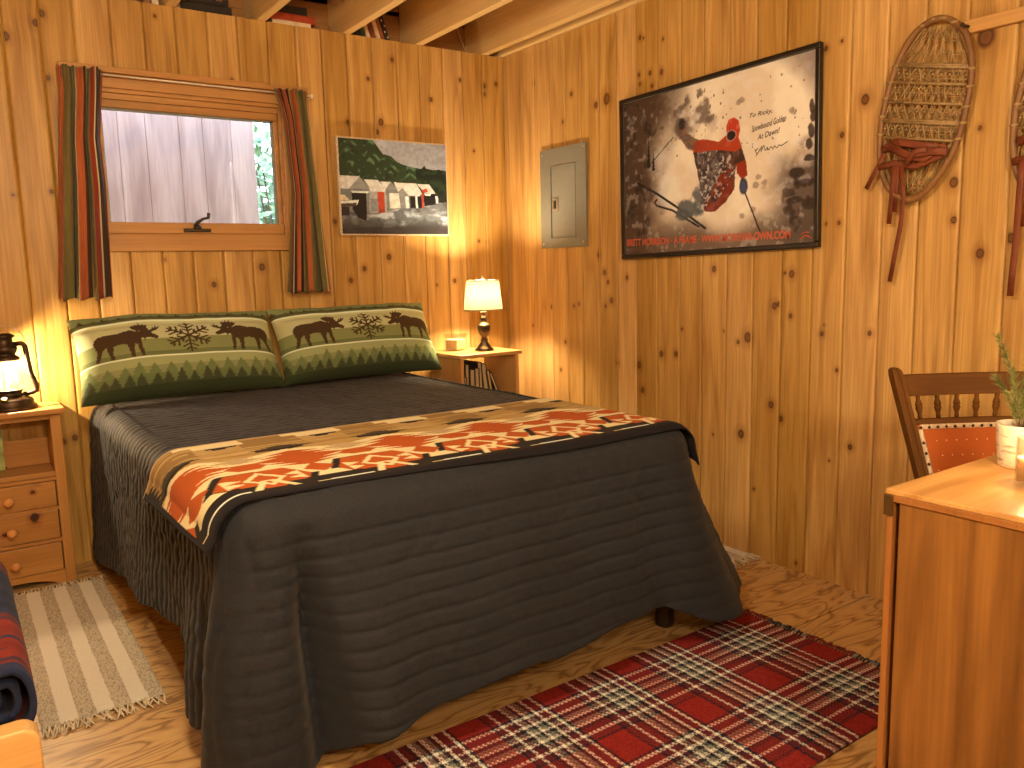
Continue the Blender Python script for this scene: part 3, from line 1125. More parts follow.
def pillow_print(U, V, ph):
    """U across 0..1, V from the bottom seam 0 to the top seam 1"""
    X, Y = U * 100, V * 62
    KH, OL, OL2, DK, CR, BR = (194, 174, 112), (136, 126, 68), (160, 148, 88), (72, 68, 38), (230, 214, 160), (78, 52, 28)
    P = Paint(X, Y, KH)
    P.C = P.C + ((fbm(U * 8, V * 6, 90, 3) - 0.5) * 16)[..., None]
    P.mix(Y < 35, OL)

    def trees(y0, hmax, per_, col, seed):
        k = np.floor(X / per_ + ph)
        r1 = vn(k * 3.17, k * 0 + 0.5, seed)
        c = (k + 0.5 - ph) * per_ + (r1 - 0.5) * per_ * 0.5
        h = hmax * (0.45 + 0.55 * vn(k * 1.9, k * 0 + 9.5, seed + 1))
        t = (Y - y0) / h
        tier = 0.25 + 0.75 * ((1 - t) * 4 % 1.0)
        wd = (1 - t) * hmax * 0.42 * (0.45 + 0.55 * tier)
        P.mix((t > -0.05) & (t < 1) & (np.abs(X - c) < wd), col)
    # lower field: sky, pale, middle and dark rows of firs
    low = Y < 21.5
    P.mix(low, OL2)
    P.mix(low & (Y < 16), (140, 128, 74))
    trees(10.5, 11, 7.3, (112, 110, 58), 101)
    P.mix(low & (Y < 10.5), (108, 106, 56))
    trees(5.0, 9.5, 6.1, DK, 105)
    P.mix(Y < 5.2, (60, 60, 32))
    P.mix(np.abs(Y - 22) < 0.55, CR)
    P.mix((Y > 22.6) & (Y < 26), (112, 106, 56))
    # moose and snowflake
    for flip, x0, y0, w, h in ((False, 6, 22.6, 33, 27.6), (True, 65, 23.0, 32, 27.4)):
        for poly in (MOOSE, ANTL):
            P.poly([(x0 + ((1 - a) if flip else a) * w, y0 + b_ * h) for a, b_ in poly], BR)
    cx, cy = 52.5, 36.6
    for k in range(6):
        a = math.radians(90 + 60 * k)
        e = (math.cos(a), math.sin(a))
        P.line([(cx, cy), (cx + e[0] * 11.2, cy + e[1] * 12.0)], 0.7, BR)
        for d, l in ((6.2, 4.4), (9.3, 3.0), (3.6, 2.8)):
            for s in (-1, 1):
                a2 = a + s * math.radians(55)
                P.line([(cx + e[0] * d, cy + e[1] * d), (cx + e[0] * d + math.cos(a2) * l, cy + e[1] * d + math.sin(a2) * l)], 0.55, BR)
    P.mix(np.abs(Y - 50.6) < 0.55, CR)
    top = Y > 51.1
    P.mix(top, (140, 138, 82))
    trees(52.5, 6.0, 6.7, (98, 92, 46), 111)
    P.mix(top & (Y < 54.5), (92, 84, 44))
    trees(53.8, 4.6, 9.1, (80, 62, 34), 115)
    return P.C


def make_pillow(x0, x1, ybot, ytop, zbot, ztop, sag, ph, label, tilt=0.0, seed=0):
    nu, nv = 200, 120
    u = np.linspace(0, 1, nu)
    v = np.linspace(0, 1, nv)
    U, V = np.meshgrid(u, v, indexing='ij')
    eu = 1 - np.abs(2 * U - 1) ** 4.5
    ev = 1 - np.abs(2 * V - 1) ** 3.2
    th = 0.098 * np.clip(eu, 0, 1) ** 0.55 * np.clip(ev, 0, 1) ** 0.55
    th = th * (1 - 0.25 * smooth(0.55, 1.0, V))
    th = th + 0.010 * (fbm(U * 5 + seed, V * 4, 120, 3) - 0.5) * eu * ev
    th = th + 0.010 * np.exp(-((V - 0.86) / 0.05) ** 2) * eu                 # the roll at the top hem
    th = th - 0.012 * np.exp(-((V - 0.79) / 0.025) ** 2) * eu
    pin = 0.018 * (2 * U - 1) * (1 - ev) * 0 + 0
    lean = math.atan2(ytop - ybot, ztop - zbot)
    # seam curve: corners poke out a little
    ux = x0 + (x1 - x0) * (0.5 + (U - 0.5) * (1 - 0.045 * np.sin(PI * V)))
    ux = ux + (x1 - x0) * tilt * (V - 0.5)
    vz = V + 0.0 * U
    vv_ = 0.5 + (vz - 0.5) * (1 - 0.05 * np.sin(PI * U))
    yc = ybot + (ytop - ybot) * vv_
    zc = zbot + (ztop - zbot) * vv_ + sag * np.sin(PI * U) * V + 0.012 * (fbm(U * 3.2 + seed, V * 0 + 1.0, 131, 3) - 0.5) * V * 2
    nyv, nzv = -math.cos(lean), math.sin(lean)
    front = np.stack([ux, yc + nyv * th, zc + nzv * th], -1)
    back = np.stack([ux, yc - nyv * th * 0.55, zc - nzv * th * 0.55], -1)
    Vv = np.concatenate([front.reshape(-1, 3), back.reshape(-1, 3)])
    F = np.concatenate([grid_faces(nu, nv), grid_faces(nu, nv, nu * nv, True)])
    C = pillow_print(U, V, ph)
    Cb = np.broadcast_to(np.array((140, 136, 80), float), C.shape)
    me = mesh_np('pillow', Vv, F)
    set_col(me, alba(np.concatenate([C.reshape(-1, 3), Cb.reshape(-1, 3)])))
    o = link_mesh('pillow', me, M['print_cotton'])
    return tag(o, label, 'pillow', 'moose print pillows at the head of the bed')


M['print_cotton'] = print_mat('printed_flannel', 0.9, 0.25, 300, 0.08, sheen=0.03)
make_pillow(-2.125, -1.352, -0.285, -0.085, 0.672, 0.99, 0.0, 0.0, 'green moose print pillow on the bed nearer to the black lantern', 0.0, 1)
make_pillow(-1.352, -0.585, -0.265, -0.085, 0.672, 0.995, 0.0, 0.37, 'green moose print pillow on the bed nearer to the lit table lamp', 0.0, 4)
# ================================================================ THINGS ON THE WALLS
def text_mesh(body, size, shear=0.0, spacing=1.0, extr=0.0, bold=0.0):
    cu = bpy.data.curves.new('lettering', 'FONT')
    cu.body = body
    cu.size = size
    cu.shear = shear
    cu.space_character = spacing
    cu.extrude = extr
    cu.offset = bold
    cu.resolution_u = 3
    o = bpy.data.objects.new('lettering', cu)
    COL.objects.link(o)
    dg = bpy.context.evaluated_depsgraph_get()
    dg.update()
    me = bpy.data.meshes.new_from_object(o.evaluated_get(dg))
    bpy.data.objects.remove(o)
    return me


def text_on(name, body, x, y, w, h, rot, mat, parent, place, shear=0.0, bold=0.0):
    """lettering fitted into w x h at (x, y) of a flat face; place maps face coordinates to the parent's space"""
    me = text_mesh(body, 1.0, shear, bold=bold)
    n = len(me.vertices)
    co = np.empty(n * 3)
    me.vertices.foreach_get('co', co)
    co = co.reshape(-1, 3)
    mn, mx = co.min(0), co.max(0)
    a = (co[:, 0] - mn[0]) / max(1e-6, mx[0] - mn[0]) * w
    b_ = (co[:, 1] - mn[1]) / max(1e-6, mx[1] - mn[1]) * h
    X = x + a * math.cos(rot) - b_ * math.sin(rot)
    Y = y + a * math.sin(rot) + b_ * math.cos(rot)
    P_ = place(X, Y)
    me.vertices.foreach_set('co', P_.astype(np.float32).ravel())
    me.materials.clear()
    me.update()
    return link_mesh(name, me, mat, parent)


# ---------------------------------------------------------------- framed ski poster, right wall
pc = [at(621, 101, 0, -0.02), at(822, 40, 0, -0.02), at(818, 248, 0, -0.02), at(621, 259, 0, -0.02)]
cen = sum(pc) / 4
PW = (np.hypot(*(pc[1] - pc[0])[1:]) + np.hypot(*(pc[2] - pc[3])[1:])) / 2
PH = (np.hypot(*(pc[3] - pc[0])[1:]) + np.hypot(*(pc[2] - pc[1])[1:])) / 2
po = thing('framed_poster', 'large black framed ski poster with a red jacketed skier on the right wall', 'poster', (0, cen[1], cen[2]))
tl = (pc[1] + pc[2] - pc[0] - pc[3]) / 2
ang = math.atan2(tl[2], -tl[1])                       # slight tilt on its nail
# local frame: +u runs along -y (to the right when looking at the wall)


def pplace(u, v, d):
    """u right, v up from the middle of the poster, d towards the room"""
    uu = u * math.cos(ang) - v * math.sin(ang)
    vv = u * math.sin(ang) + v * math.cos(ang)
    return np.stack([-(d + 0 * uu), -uu, vv], -1)


M['black_frame'] = plain('black_frame', (0.012, 0.009, 0.008, 1), 0.3, 0.0, 0.5)
fw = 0.019
fr = MB()
for a in ((-PW / 2, -PH / 2, PW / 2, -PH / 2 + fw), (-PW / 2, PH / 2 - fw, PW / 2, PH / 2), (-PW / 2, -PH / 2 + fw, -PW / 2 + fw, PH / 2 - fw), (PW / 2 - fw, -PH / 2 + fw, PW / 2, PH / 2 - fw)):
    c = [(a[0], a[1]), (a[2], a[1]), (a[2], a[3]), (a[0], a[3])]
    fr.prism(c, lambda u, v: pplace(u, v, 0.004), lambda u, v: pplace(u, v, 0.026))
fr.build('frame', M['black_frame'], po, bevel=0.004)
bk = MB().prism([(-PW / 2 + 0.01, -PH / 2 + 0.01), (PW / 2 - 0.01, -PH / 2 + 0.01), (PW / 2 - 0.01, PH / 2 - 0.01), (-PW / 2 + 0.01, PH / 2 - 0.01)], lambda u, v: pplace(u, v, 0.003), lambda u, v: pplace(u, v, 0.012))
bk.build('backing_board', plain('backing_card', (0.2, 0.16, 0.12, 1), 0.9), po)
nu, nv = 460, 310
iw, ih = PW - 2 * fw + 0.004, PH - 2 * fw + 0.004
U, V = np.meshgrid(np.linspace(0, 1, nu), np.linspace(0, 1, nv), indexing='ij')
H = homog([(45, 240), (668, 62), (660, 700), (48, 738)])      # the print's corners in a 3.27x study of the photograph
AR = iw / ih
X, Y = U * AR, V                                               # painting coordinates, height 1


def pp(*pts):
    return [(a * AR, b_) for a, b_ in H(*pts)]


P = Paint(X, Y, (240, 208, 168))
n1 = fbm(X * 3, Y * 3, 200, 5)
n2 = fbm(X * 9, Y * 9, 210, 4)
n3 = fbm(X * 26, Y * 26, 220, 3)
DKB, GRB = (72, 52, 38), (150, 120, 95)
P.mix(smooth(0.52, 0.7, n1 + 0.12 * n2) * 0.35, (205, 165, 128))
left = 1 - smooth(0.10, 0.34, U + 0.22 * (n1 - 0.5) + 0.06 * (n2 - 0.5) - 0.10 * smooth(0.6, 1, V))
P.mix(left * 0.94, (74, 52, 38))
bot = 1 - smooth(0.08, 0.30, V + 0.16 * (n1 - 0.5) + 0.05 * (n2 - 0.5) + 0.10 * smooth(0.35, 0.6, U) * (1 - smooth(0.6, 0.85, U)))
P.mix(bot * 0.85, (96, 70, 52))
rgt = smooth(0.78, 0.97, U + 0.25 * (n1 - 0.5) + 0.08 * (n2 - 0.5)) * (1 - smooth(0.36, 0.56, V + 0.2 * (n2 - 0.5) - 0.25 * (U - 0.85)))
P.mix(rgt * 0.9, (92, 72, 58))
trc = smooth(0.86, 1.02, U + 0.5 * (V - 0.86) + 0.15 * (n1 - 0.5)) * smooth(0.55, 0.8, V)
P.mix(trc * 0.75, (130, 105, 88))
tlc = 1 - smooth(0.0, 0.30, U + 0.6 * (1 - V) + 0.1 * (n2 - 0.5))
P.mix(tlc * 0.6, (64, 46, 36))
P.mix(smooth(0.62, 0.72, n3) * np.clip(left + bot + rgt, 0, 1) * 0.35, (190, 160, 130))
P.mix(smooth(0.60, 0.72, fbm(X * 14, Y * 14, 230, 3)) * np.clip(left + rgt * 1.2, 0, 1) * 0.6, (45, 33, 26))
# bright flying snow behind the skier
for (a, b_), r, s in ((pp((190, 520))[0], 0.16, 1), (pp((150, 420))[0], 0.12, 0.7), (pp((270, 300))[0], 0.1, 0.6)):
    d = np.hypot(X - a, Y - b_) + 0.12 * (n2 - 0.5)
    P.mix((1 - smooth(r * 0.3, r, d)) * 0.75 * s, (236, 212, 184))
# firs and rocks
for (a, b_), h, w in ((pp((125, 450))[0], 0.20, 0.022), (pp((140, 460))[0], 0.13, 0.018)):
    t = (Y - b_) / h
    P.mix((t > 0) & (t < 1) & (np.abs(X - a) < w * (1 - t) * (0.5 + 0.6 * ((t * 7) % 1))), (38, 28, 22))
for q, rx, ry in (((650, 250), .018, .035), ((655, 285), .02, .03), ((648, 330), .022, .04), ((640, 375), .02, .03), ((645, 420), .05, .02), ((600, 470), .05, .03), ((625, 500), .06, .025), ((590, 560), .05, .02), ((640, 570), .05, .03)):
    (a, b_), = pp(q)
    P.mix((1 - smooth(0.8, 1.1, np.hypot((X - a) / rx, (Y - b_) / ry) + 0.9 * (n3 - 0.5))) * 0.8, (58, 44, 36))
# specks
rgp = np.random.default_rng(4)
for _ in range(110):
    a, b_ = pp((rgp.uniform(200, 640), rgp.uniform(90, 420)))[0] if rgp.random() < 0.5 else pp((rgp.normal(270, 60), rgp.normal(270, 50)))[0]
    r = rgp.uniform(0.002, 0.0065)
    P.ell(a, b_, r, r * rgp.uniform(0.6, 1.6), (92, 72, 58), 0.3, 0.8)
for q in ((480, 480), (495, 500), (425, 230), (415, 240), (470, 510), (585, 265), (590, 272), (460, 590), (425, 610)):
    (a, b_), = pp(q)
    P.mix((1 - smooth(0.7, 1.2, np.hypot((X - a) / 0.02, (Y - b_) / 0.016) + 1.6 * (n3 - 0.5))) * 0.7, (150, 122, 98))
# smoke of snow round the raised arm
for q, r in (((225, 265), .05), ((232, 320), .07), ((300, 265), .07), ((250, 230), .03), ((290, 205), .025), ((320, 290), .03)):
    (a, b_), = pp(q)
    P.mix((1 - smooth(0.3, 1.1, np.hypot(X - a, Y - b_) / r + 1.7 * (n3 - 0.5))) * 0.72, (98, 78, 64))
for q, r in (((262, 330), .10), ((240, 290), .09), ((285, 270), .08), ((330, 300), .06), ((215, 330), .06)):
    (a, b_), = pp(q)
    P.mix((1 - smooth(0.0, 1.0, np.hypot(X - a, Y - b_) / r + 1.3 * (n2 - 0.5) + 0.6 * (n3 - 0.5))) * 0.42, (128, 104, 86))
# skis and poles
P.line(pp((88, 500), (150, 535), (215, 580), (305, 650)), 0.008, (40, 34, 32))
P.line(pp((150, 555), (143, 563), (150, 575), (200, 590), (285, 645)), 0.007, (40, 34, 32))
P.line(pp((204, 350), (135, 432)), 0.0035, (60, 45, 35))
P.line(pp((432, 530), (455, 590), (484, 668)), 0.005, (44, 34, 30))
for q, rx, ry in (((250, 585), .11, .06), ((285, 555), .06, .08), ((235, 605), .08, .035)):
    (a, b_), = pp(q)
    P.mix((1 - smooth(0.6, 1.1, np.hypot((X - a) / rx, (Y - b_) / ry) + 0.9 * (n3 - 0.5))) * 0.85, (88, 86, 80))
# skier, with ragged edges of flying snow
Xj, Yj = X + 0.016 * (n2 - 0.5) + 0.012 * (n3 - 0.5), Y + 0.014 * (fbm(X * 11 + 7, Y * 11, 260, 4) - 0.5)
P.X, P.Y = Xj, Yj
RED, RED2, DRED = (176, 66, 36), (150, 54, 32), (104, 42, 28)
P.poly(pp((272, 395), (245, 380), (222, 345), (208, 318), (222, 290), (248, 298), (246, 335), (290, 362), (300, 385)), (136, 98, 74))
P.mix(inpoly(Xj, Yj, pp((272, 400), (245, 385), (215, 345), (200, 318), (218, 285), (252, 292), (252, 335), (295, 362))) * smooth(0.45, 0.6, n3) * 0.6, (84, 66, 56))
(a, b_), = pp((232, 308))
P.ell(a, b_, .026, .032, (52, 40, 34), 0.4)
BODY = pp((268, 400), (275, 368), (300, 358), (350, 366), (372, 345), (408, 345), (420, 375), (438, 430), (440, 470), (424, 475), (405, 445), (398, 520), (372, 565), (335, 598), (302, 592), (290, 520), (278, 450))
body = inpoly(Xj, Yj, BODY)
P.mix(body, (104, 66, 48))
P.mix(body * smooth(0.45, 0.6, n2) * 0.8, (66, 46, 38))
P.poly(pp((355, 470), (398, 450), (392, 530), (368, 566), (335, 598), (303, 594), (318, 555)), (128, 50, 30))
P.mix(inpoly(Xj, Yj, pp((280, 405), (330, 385), (370, 400), (350, 470), (320, 545), (298, 580), (288, 500))) * 0.8, (112, 94, 80))
mz = inpoly(Xj, Yj, pp((278, 400), (405, 385), (400, 470), (345, 560), (295, 590)))
P.mix(mz * smooth(0.48, 0.60, fbm(X * 42, Y * 42, 250, 3)) * 0.9, (62, 48, 42))
P.mix(mz * smooth(0.62, 0.70, fbm(X * 60, Y * 60, 240, 3)) * 0.75, (216, 192, 166))
P.mix(inpoly(Xj, Yj, pp((268, 400), (275, 368), (300, 356), (350, 364), (372, 345), (410, 345), (424, 385), (405, 398), (360, 392), (320, 392), (290, 402))), RED)
P.mix(inpoly(Xj, Yj, pp((268, 400), (275, 368), (300, 356), (350, 364), (424, 385), (360, 392), (290, 402))) * smooth(0.5, 0.62, n3) * 0.5, (140, 48, 26))
P.poly(pp((405, 440), (436, 425), (443, 475), (425, 490), (408, 470)), RED2)
(a, b_), = pp((428, 512))
P.ell(a, b_, .030, .048, (58, 44, 40), 0.2)
P.ell(a, b_ - 0.006, .022, .036, (72, 80, 98), 0.3)
P.poly(pp((378, 352), (376, 312), (384, 294), (400, 287), (415, 296), (420, 318), (413, 348), (402, 362), (388, 362)), (188, 66, 42))
P.mix(inpoly(Xj, Yj, pp((376, 312), (384, 294), (400, 287), (415, 296), (420, 318), (400, 330))) * smooth(0.45, 0.6, n3) * 0.4, (222, 110, 76))
(a, b_), = pp((391, 346))
P.ell(a, b_, .035, .030, (205, 170, 145), 0.15)
P.ell(a, b_, .030, .026, (58, 36, 32), 0.15)
P.poly(pp((366, 365), (410, 362), (420, 385), (360, 388)), RED)
P.X, P.Y = X, Y
P.mix(smooth(0.5, 0.75, n3) * 0.10, (255, 255, 255))
ptV = pplace((U - 0.5) * iw, (V - 0.5) * ih, 0.0145)
me = mesh_np('print', ptV.reshape(-1, 3), grid_faces(nu, nv, flip=False))
P.C = np.clip(128 + (P.C - 128) * 1.12, 0, 255)
set_col(me, alba(P.C, 0.80))
M['poster'] = print_mat('poster_paper', 0.35, 0, spec=0.35)
link_mesh('print', me, M['poster'], po)
pl_ = lambda X_, Y_: pplace(X_, Y_, 0.0152)
M['red_ink'] = plain('red_ink', alb(205, 84, 48), 0.5)
M['pen_ink'] = plain('pen_ink', (0.03, 0.022, 0.018, 1), 0.5)


def loc_(q):
    (a, b_), = H(q)
    return (a - 0.5) * iw, (b_ - 0.5) * ih


x0, y0 = loc_((52, 708))
x1, y1 = loc_((580, 686))
text_on('lettering', 'BRETT MORRISON \u00b7 A FRAME \u00b7 WWW.MORENNI-OWN.COM', x0, y0, x1 - x0, 0.030, math.atan2(y1 - y0, x1 - x0), M['red_ink'], po, pl_, bold=0.035)
for body, a, b_, h in (('To Ricky,', (450, 293), (523, 276), 0.020), ('Snowbound Golden', (457, 335), (568, 298), 0.022), ('At Dawn!', (475, 362), (548, 337), 0.020)):
    x0, y0 = loc_(a)
    x1, y1 = loc_(b_)
    text_on('handwriting', body, x0, y0, math.hypot(x1 - x0, y1 - y0), h, math.atan2(y1 - y0, x1 - x0), M['pen_ink'], po, pl_, shear=0.35, bold=0.012)
sg = MB()
pts = [(468, 398), (478, 388), (466, 392), (474, 408), (470, 414), (484, 390), (490, 380), (486, 400), (496, 378), (500, 396), (506, 384), (512, 394), (518, 382), (524, 391), (530, 380), (537, 388), (545, 377), (552, 380), (572, 366)]
P3 = []
for q in pts:
    a, b_ = loc_(q)
    P3.append(tuple(pplace(np.array(a), np.array(b_), 0.0152)))
sg.tube(P3, 0.0016, 5)
x0, y0 = loc_((612, 693))
x1, y1 = loc_((648, 684))
sg.build('signature', M['pen_ink'], po)
em = MB()
for k in range(2):
    q = [pplace(np.array(x0 + (x1 - x0) * t), np.array(y0 + (0.004 + 0.012 * k) + 0.012 * math.sin(t * 3.0)), 0.0152) for t in np.linspace(0.1 * k, 1 - 0.25 * k, 7)]
    em.tube([tuple(p_) for p_ in q], 0.0022, 5)
em.build('emblem', M['red_ink'], po)
# thin glazing bead of light at the frame's inner edge
bd = MB()
for a in ((-iw / 2, -ih / 2, iw / 2, -ih / 2 + 0.003), (-iw / 2, ih / 2 - 0.003, iw / 2, ih / 2), (-iw / 2, -ih / 2, -iw / 2 + 0.003, ih / 2), (iw / 2 - 0.003, -ih / 2, iw / 2, ih / 2)):
    bd.prism([(a[0], a[1]), (a[2], a[1]), (a[2], a[3]), (a[0], a[3])], lambda u, v: pplace(u, v, 0.0146), lambda u, v: pplace(u, v, 0.0185))
bd.build('inner_bead', plain('bead', (0.16, 0.13, 0.11, 1), 0.25, 0.3), po)

# ---------------------------------------------------------------- canvas painting of boathouses, back wall
cc = [at(335, 136.5, 1, -0.02), at(446.5, 143.5, 1, -0.02), at(448.5, 236, 1, -0.02), at(340.5, 235.5, 1, -0.02)]
cen = sum(cc) / 4
CW = (cc[1][0] - cc[0][0] + cc[2][0] - cc[3][0]) / 2
CH = (cc[0][2] - cc[3][2] + cc[1][2] - cc[2][2]) / 2
pa = thing('canvas_painting', 'unframed painting of boathouses under a green hill beside the window', 'painting', (cen[0], 0, cen[2]))
M['canvas'] = plain('raw_canvas', (0.62, 0.52, 0.4, 1), 0.9, nscale=120, var=0.25)
boxo('canvas', M['canvas'], pa, (-CW / 2, -0.026, -CH / 2), (CW / 2, -0.002, CH / 2), 0.003)
nu, nv = 260, 200
U, V = np.meshgrid(np.linspace(0, 1, nu), np.linspace(0, 1, nv), indexing='ij')
H2 = homog([(62, 55), (808, 98), (822, 728), (75, 735)])
AR = CW / CH
X, Y = U * AR, V


def cp(*pts):
    return [(a * AR, b_) for a, b_ in H2(*pts)]


P = Paint(X, Y, (168, 152, 138))
n1 = fbm(X * 4, Y * 10, 300, 4)
n2 = fbm(X * 14, Y * 22, 310, 3)
P.mix(smooth(0.4, 0.7, n1) * 0.5, (196, 178, 160))
P.mix(smooth(0.5, 0.8, V) * smooth(0.6, 1, U) * 0.3, (140, 128, 120))
hill = inpoly(X, Y, cp((40, 40), (300, 62), (330, 105), (372, 165), (430, 180), (470, 220), (520, 240), (580, 255), (640, 265), (660, 240), (672, 262), (720, 272), (760, 268), (830, 280), (830, 470), (40, 470)))
P.mix(hill, (44, 54, 30))
fx, fy = X - 0.2 * V, Y
br = np.abs(((fy * 9 + 0.9 * np.abs(((X * 4.2) % 1) - 0.5) * 2 + 1.2 * fbm(X * 5, Y * 5, 320, 3)) % 1) - 0.5)
P.mix(hill * (br < 0.2) * (U < 0.72) * smooth(0.42, 0.62, fbm(X * 16, Y * 16, 325, 3)), (92, 108, 66))
P.mix(hill * (U > 0.70) * smooth(0.4, 0.6, n2), (24, 32, 20))
P.mix(hill * smooth(0.62, 0.75, fbm(X * 20, Y * 20, 330, 2)) * 0.6, (28, 34, 20))
water = inpoly(X, Y, cp((40, 560), (400, 545), (640, 540), (740, 510), (830, 500), (830, 760), (40, 760)))
P.mix(water, (120, 112, 100))
P.mix(water * smooth(0.48, 0.66, fbm(X * 4, Y * 16, 340, 4)), (196, 186, 170))
P.mix(water * smooth(0.5, 0.7, fbm(X * 7, Y * 9, 345, 3)) * 0.7, (70, 64, 56))
P.mix((1 - smooth(0.05, 0.13, V + 0.04 * (n1 - 0.5))) * 0.9, (52, 42, 36))
CRM_, GRY, BLK_, WH, RD = (226, 200, 168), (128, 116, 100), (30, 24, 22), (232, 216, 188), (192, 66, 36)
for pts, c in (
        (((40, 410), (275, 410), (268, 575), (40, 585)), GRY), (((205, 325), (278, 412), (128, 412)), (150, 135, 115)), (((40, 320), (208, 322), (128, 414), (40, 412)), CRM_),
        (((146, 432), (248, 432), (252, 560), (246, 640), (190, 620), (150, 560)), BLK_), (((140, 426), (268, 430), (262, 444), (150, 440)), WH),
        (((270, 405), (392, 405), (394, 575), (275, 585)), (176, 160, 138)), (((232, 344), (328, 346), (388, 408), (380, 432), (280, 430), (270, 400)), CRM_), (((325, 432), (376, 432), (378, 578), (332, 580)), RD),
        (((275, 480), (325, 480), (328, 570), (278, 575)), (140, 130, 115)),
        (((386, 408), (478, 412), (490, 548), (395, 552)), GRY), (((345, 358), (424, 360), (388, 408)), CRM_), (((426, 362), (476, 416), (386, 412)), (136, 122, 104)), (((410, 440), (482, 442), (490, 546), (414, 548)), (230, 208, 168)),
        (((476, 430), (640, 440), (650, 545), (490, 550)), (110, 98, 84)), (((442, 362), (602, 370), (642, 440), (620, 458), (545, 456), (505, 402), (474, 430)), CRM_), (((506, 404), (546, 452), (552, 545), (494, 548), (476, 432)), (140, 126, 108)),
        (((520, 460), (545, 460), (550, 544), (528, 546)), WH), (((556, 462), (592, 462), (596, 543), (560, 545)), BLK_), (((592, 455), (607, 455), (611, 543), (597, 545)), WH), (((608, 462), (636, 460), (640, 542), (612, 543)), BLK_),
        (((636, 440), (655, 440), (652, 540), (640, 542)), RD), (((608, 372), (692, 375), (738, 440), (660, 435)), CRM_), (((652, 445), (736, 442), (738, 515), (655, 530)), BLK_), (((640, 412), (672, 402), (685, 425), (650, 436)), RD),
        (((655, 436), (705, 440), (700, 455), (660, 452)), WH), (((734, 456), (750, 456), (752, 505), (738, 508)), WH), (((756, 440), (830, 440), (830, 500), (756, 505)), (40, 36, 28)),
        (((40, 505), (196, 490), (188, 520), (170, 535), (40, 540)), WH), (((40, 520), (185, 512), (172, 536), (40, 545)), (80, 56, 44)), (((40, 455), (100, 458), (132, 494), (40, 498)), (228, 190, 140)),
        (((40, 545), (130, 540), (128, 600), (40, 610)), (46, 38, 34)), (((335, 560), (378, 556), (376, 580), (338, 584)), (150, 60, 40))):
    P.poly(cp(*pts), c)
P.mix(smooth(0.35, 0.65, fbm(X * 30, Y * 30, 350, 2)) * 0.12, (60, 50, 40))
iw2, ih2 = CW - 0.018, CH - 0.016
me = mesh_np('painted_face', np.stack([(U - 0.5) * iw2, np.full_like(U, -0.0268) - 0.0006 * fbm(X * 40, Y * 40, 360, 2), (V - 0.5) * ih2], -1).reshape(-1, 3), grid_faces(nu, nv))
set_col(me, alba(P.C))
link_mesh('painted_face', me, print_mat('oil_paint', 0.45, 0, spec=0.3), pa)

# ---------------------------------------------------------------- breaker panel
bc = [at(541, 151, 0, -0.01), at(586, 142, 0, -0.01), at(586.5, 246, 0, -0.01), at(541, 249, 0, -0.01)]
cen = sum(bc) / 4
BW = abs(bc[0][1] - bc[1][1] + bc[3][1] - bc[2][1]) / 2
BH = (bc[0][2] - bc[3][2] + bc[1][2] - bc[2][2]) / 2
M['panel_grey'] = plain('grey_enamel', (0.19, 0.20, 0.185, 1), 0.4, 0.0, 0.5, 0.03)
M['panel_grey2'] = plain('grey_enamel_door', (0.205, 0.215, 0.20, 1), 0.38, 0.0, 0.5, 0.03)
M['steel'] = plain('steel', (0.5, 0.48, 0.45, 1), 0.35, 0.9)
eb = thing('breaker_panel', 'grey electrical breaker panel on the right wall near the corner', 'breaker panel', (0, cen[1], cen[2]))
dx0, dx1, dz0, dz1 = -BW / 2 + BW * 0.24, -BW / 2 + BW * 0.775, -BH / 2 + BH * 0.1, -BH / 2 + BH * 0.815
# local: +u to the right = -y
pan = MB()
q = lambda u0, v0, u1, v1, d0, d1: (-d1, -u1, v0, -d0, -u0, v1)
for a in ((-BW / 2, -BH / 2, dx0, BH / 2), (dx1, -BH / 2, BW / 2, BH / 2), (dx0, -BH / 2, dx1, dz0), (dx0, dz1, dx1, BH / 2)):
    pan.box(*q(*a, 0.001, 0.012))
pan.build('cover_plate', M['panel_grey'], eb)
dr = MB()
dr.box(*q(dx0 + 0.002, dz0 + 0.002, dx1 - 0.002, dz1 - 0.002, 0.0, 0.0095))
d_o = dr.build('door', M['panel_grey2'], eb, bevel=0.003)
rim = MB()
for a in ((dx0 - 0.004, dz0 - 0.006, dx1 + 0.004, dz0 + 0.002), (dx0 - 0.004, dz1 - 0.002, dx1 + 0.004, dz1 + 0.005), (dx0 - 0.004, dz0, dx0 + 0.002, dz1), (dx1 - 0.002, dz0, dx1 + 0.004, dz1)):
    rim.box(*q(*a, 0.006, 0.015))
rim.build('door_rim', M['panel_grey2'], eb, bevel=0.002)
lx, lz = dx0 + 0.030, dz0 + (dz1 - dz0) * 0.475
la = MB()
for a in ((lx - 0.018, lz - 0.030, lx - 0.010, lz + 0.030), (lx + 0.012, lz - 0.030, lx + 0.024, lz + 0.030), (lx - 0.010, lz - 0.030, lx + 0.012, lz - 0.02), (lx - 0.010, lz + 0.02, lx + 0.012, lz + 0.030)):
    la.box(*q(*a, 0.009, 0.014))
lo = la.build('latch', M['steel'], d_o, bevel=0.001)
MB().box(*q(lx - 0.009, lz - 0.018, lx + 0.006, lz + 0.018, 0.0095, 0.012)).build('latch_slide', plain('black_plastic', (0.02, 0.02, 0.02, 1), 0.4), lo)
for su in (-1, 1):
    for sv in (-1, 1):
        s_ = MB()
        s_.ball((-0.0125, -su * (BW / 2 - 0.02), sv * (BH / 2 - 0.022)), 0.002, 0.006, 0.006, 10, 6)
        s_.build('screw', M['steel'], eb)

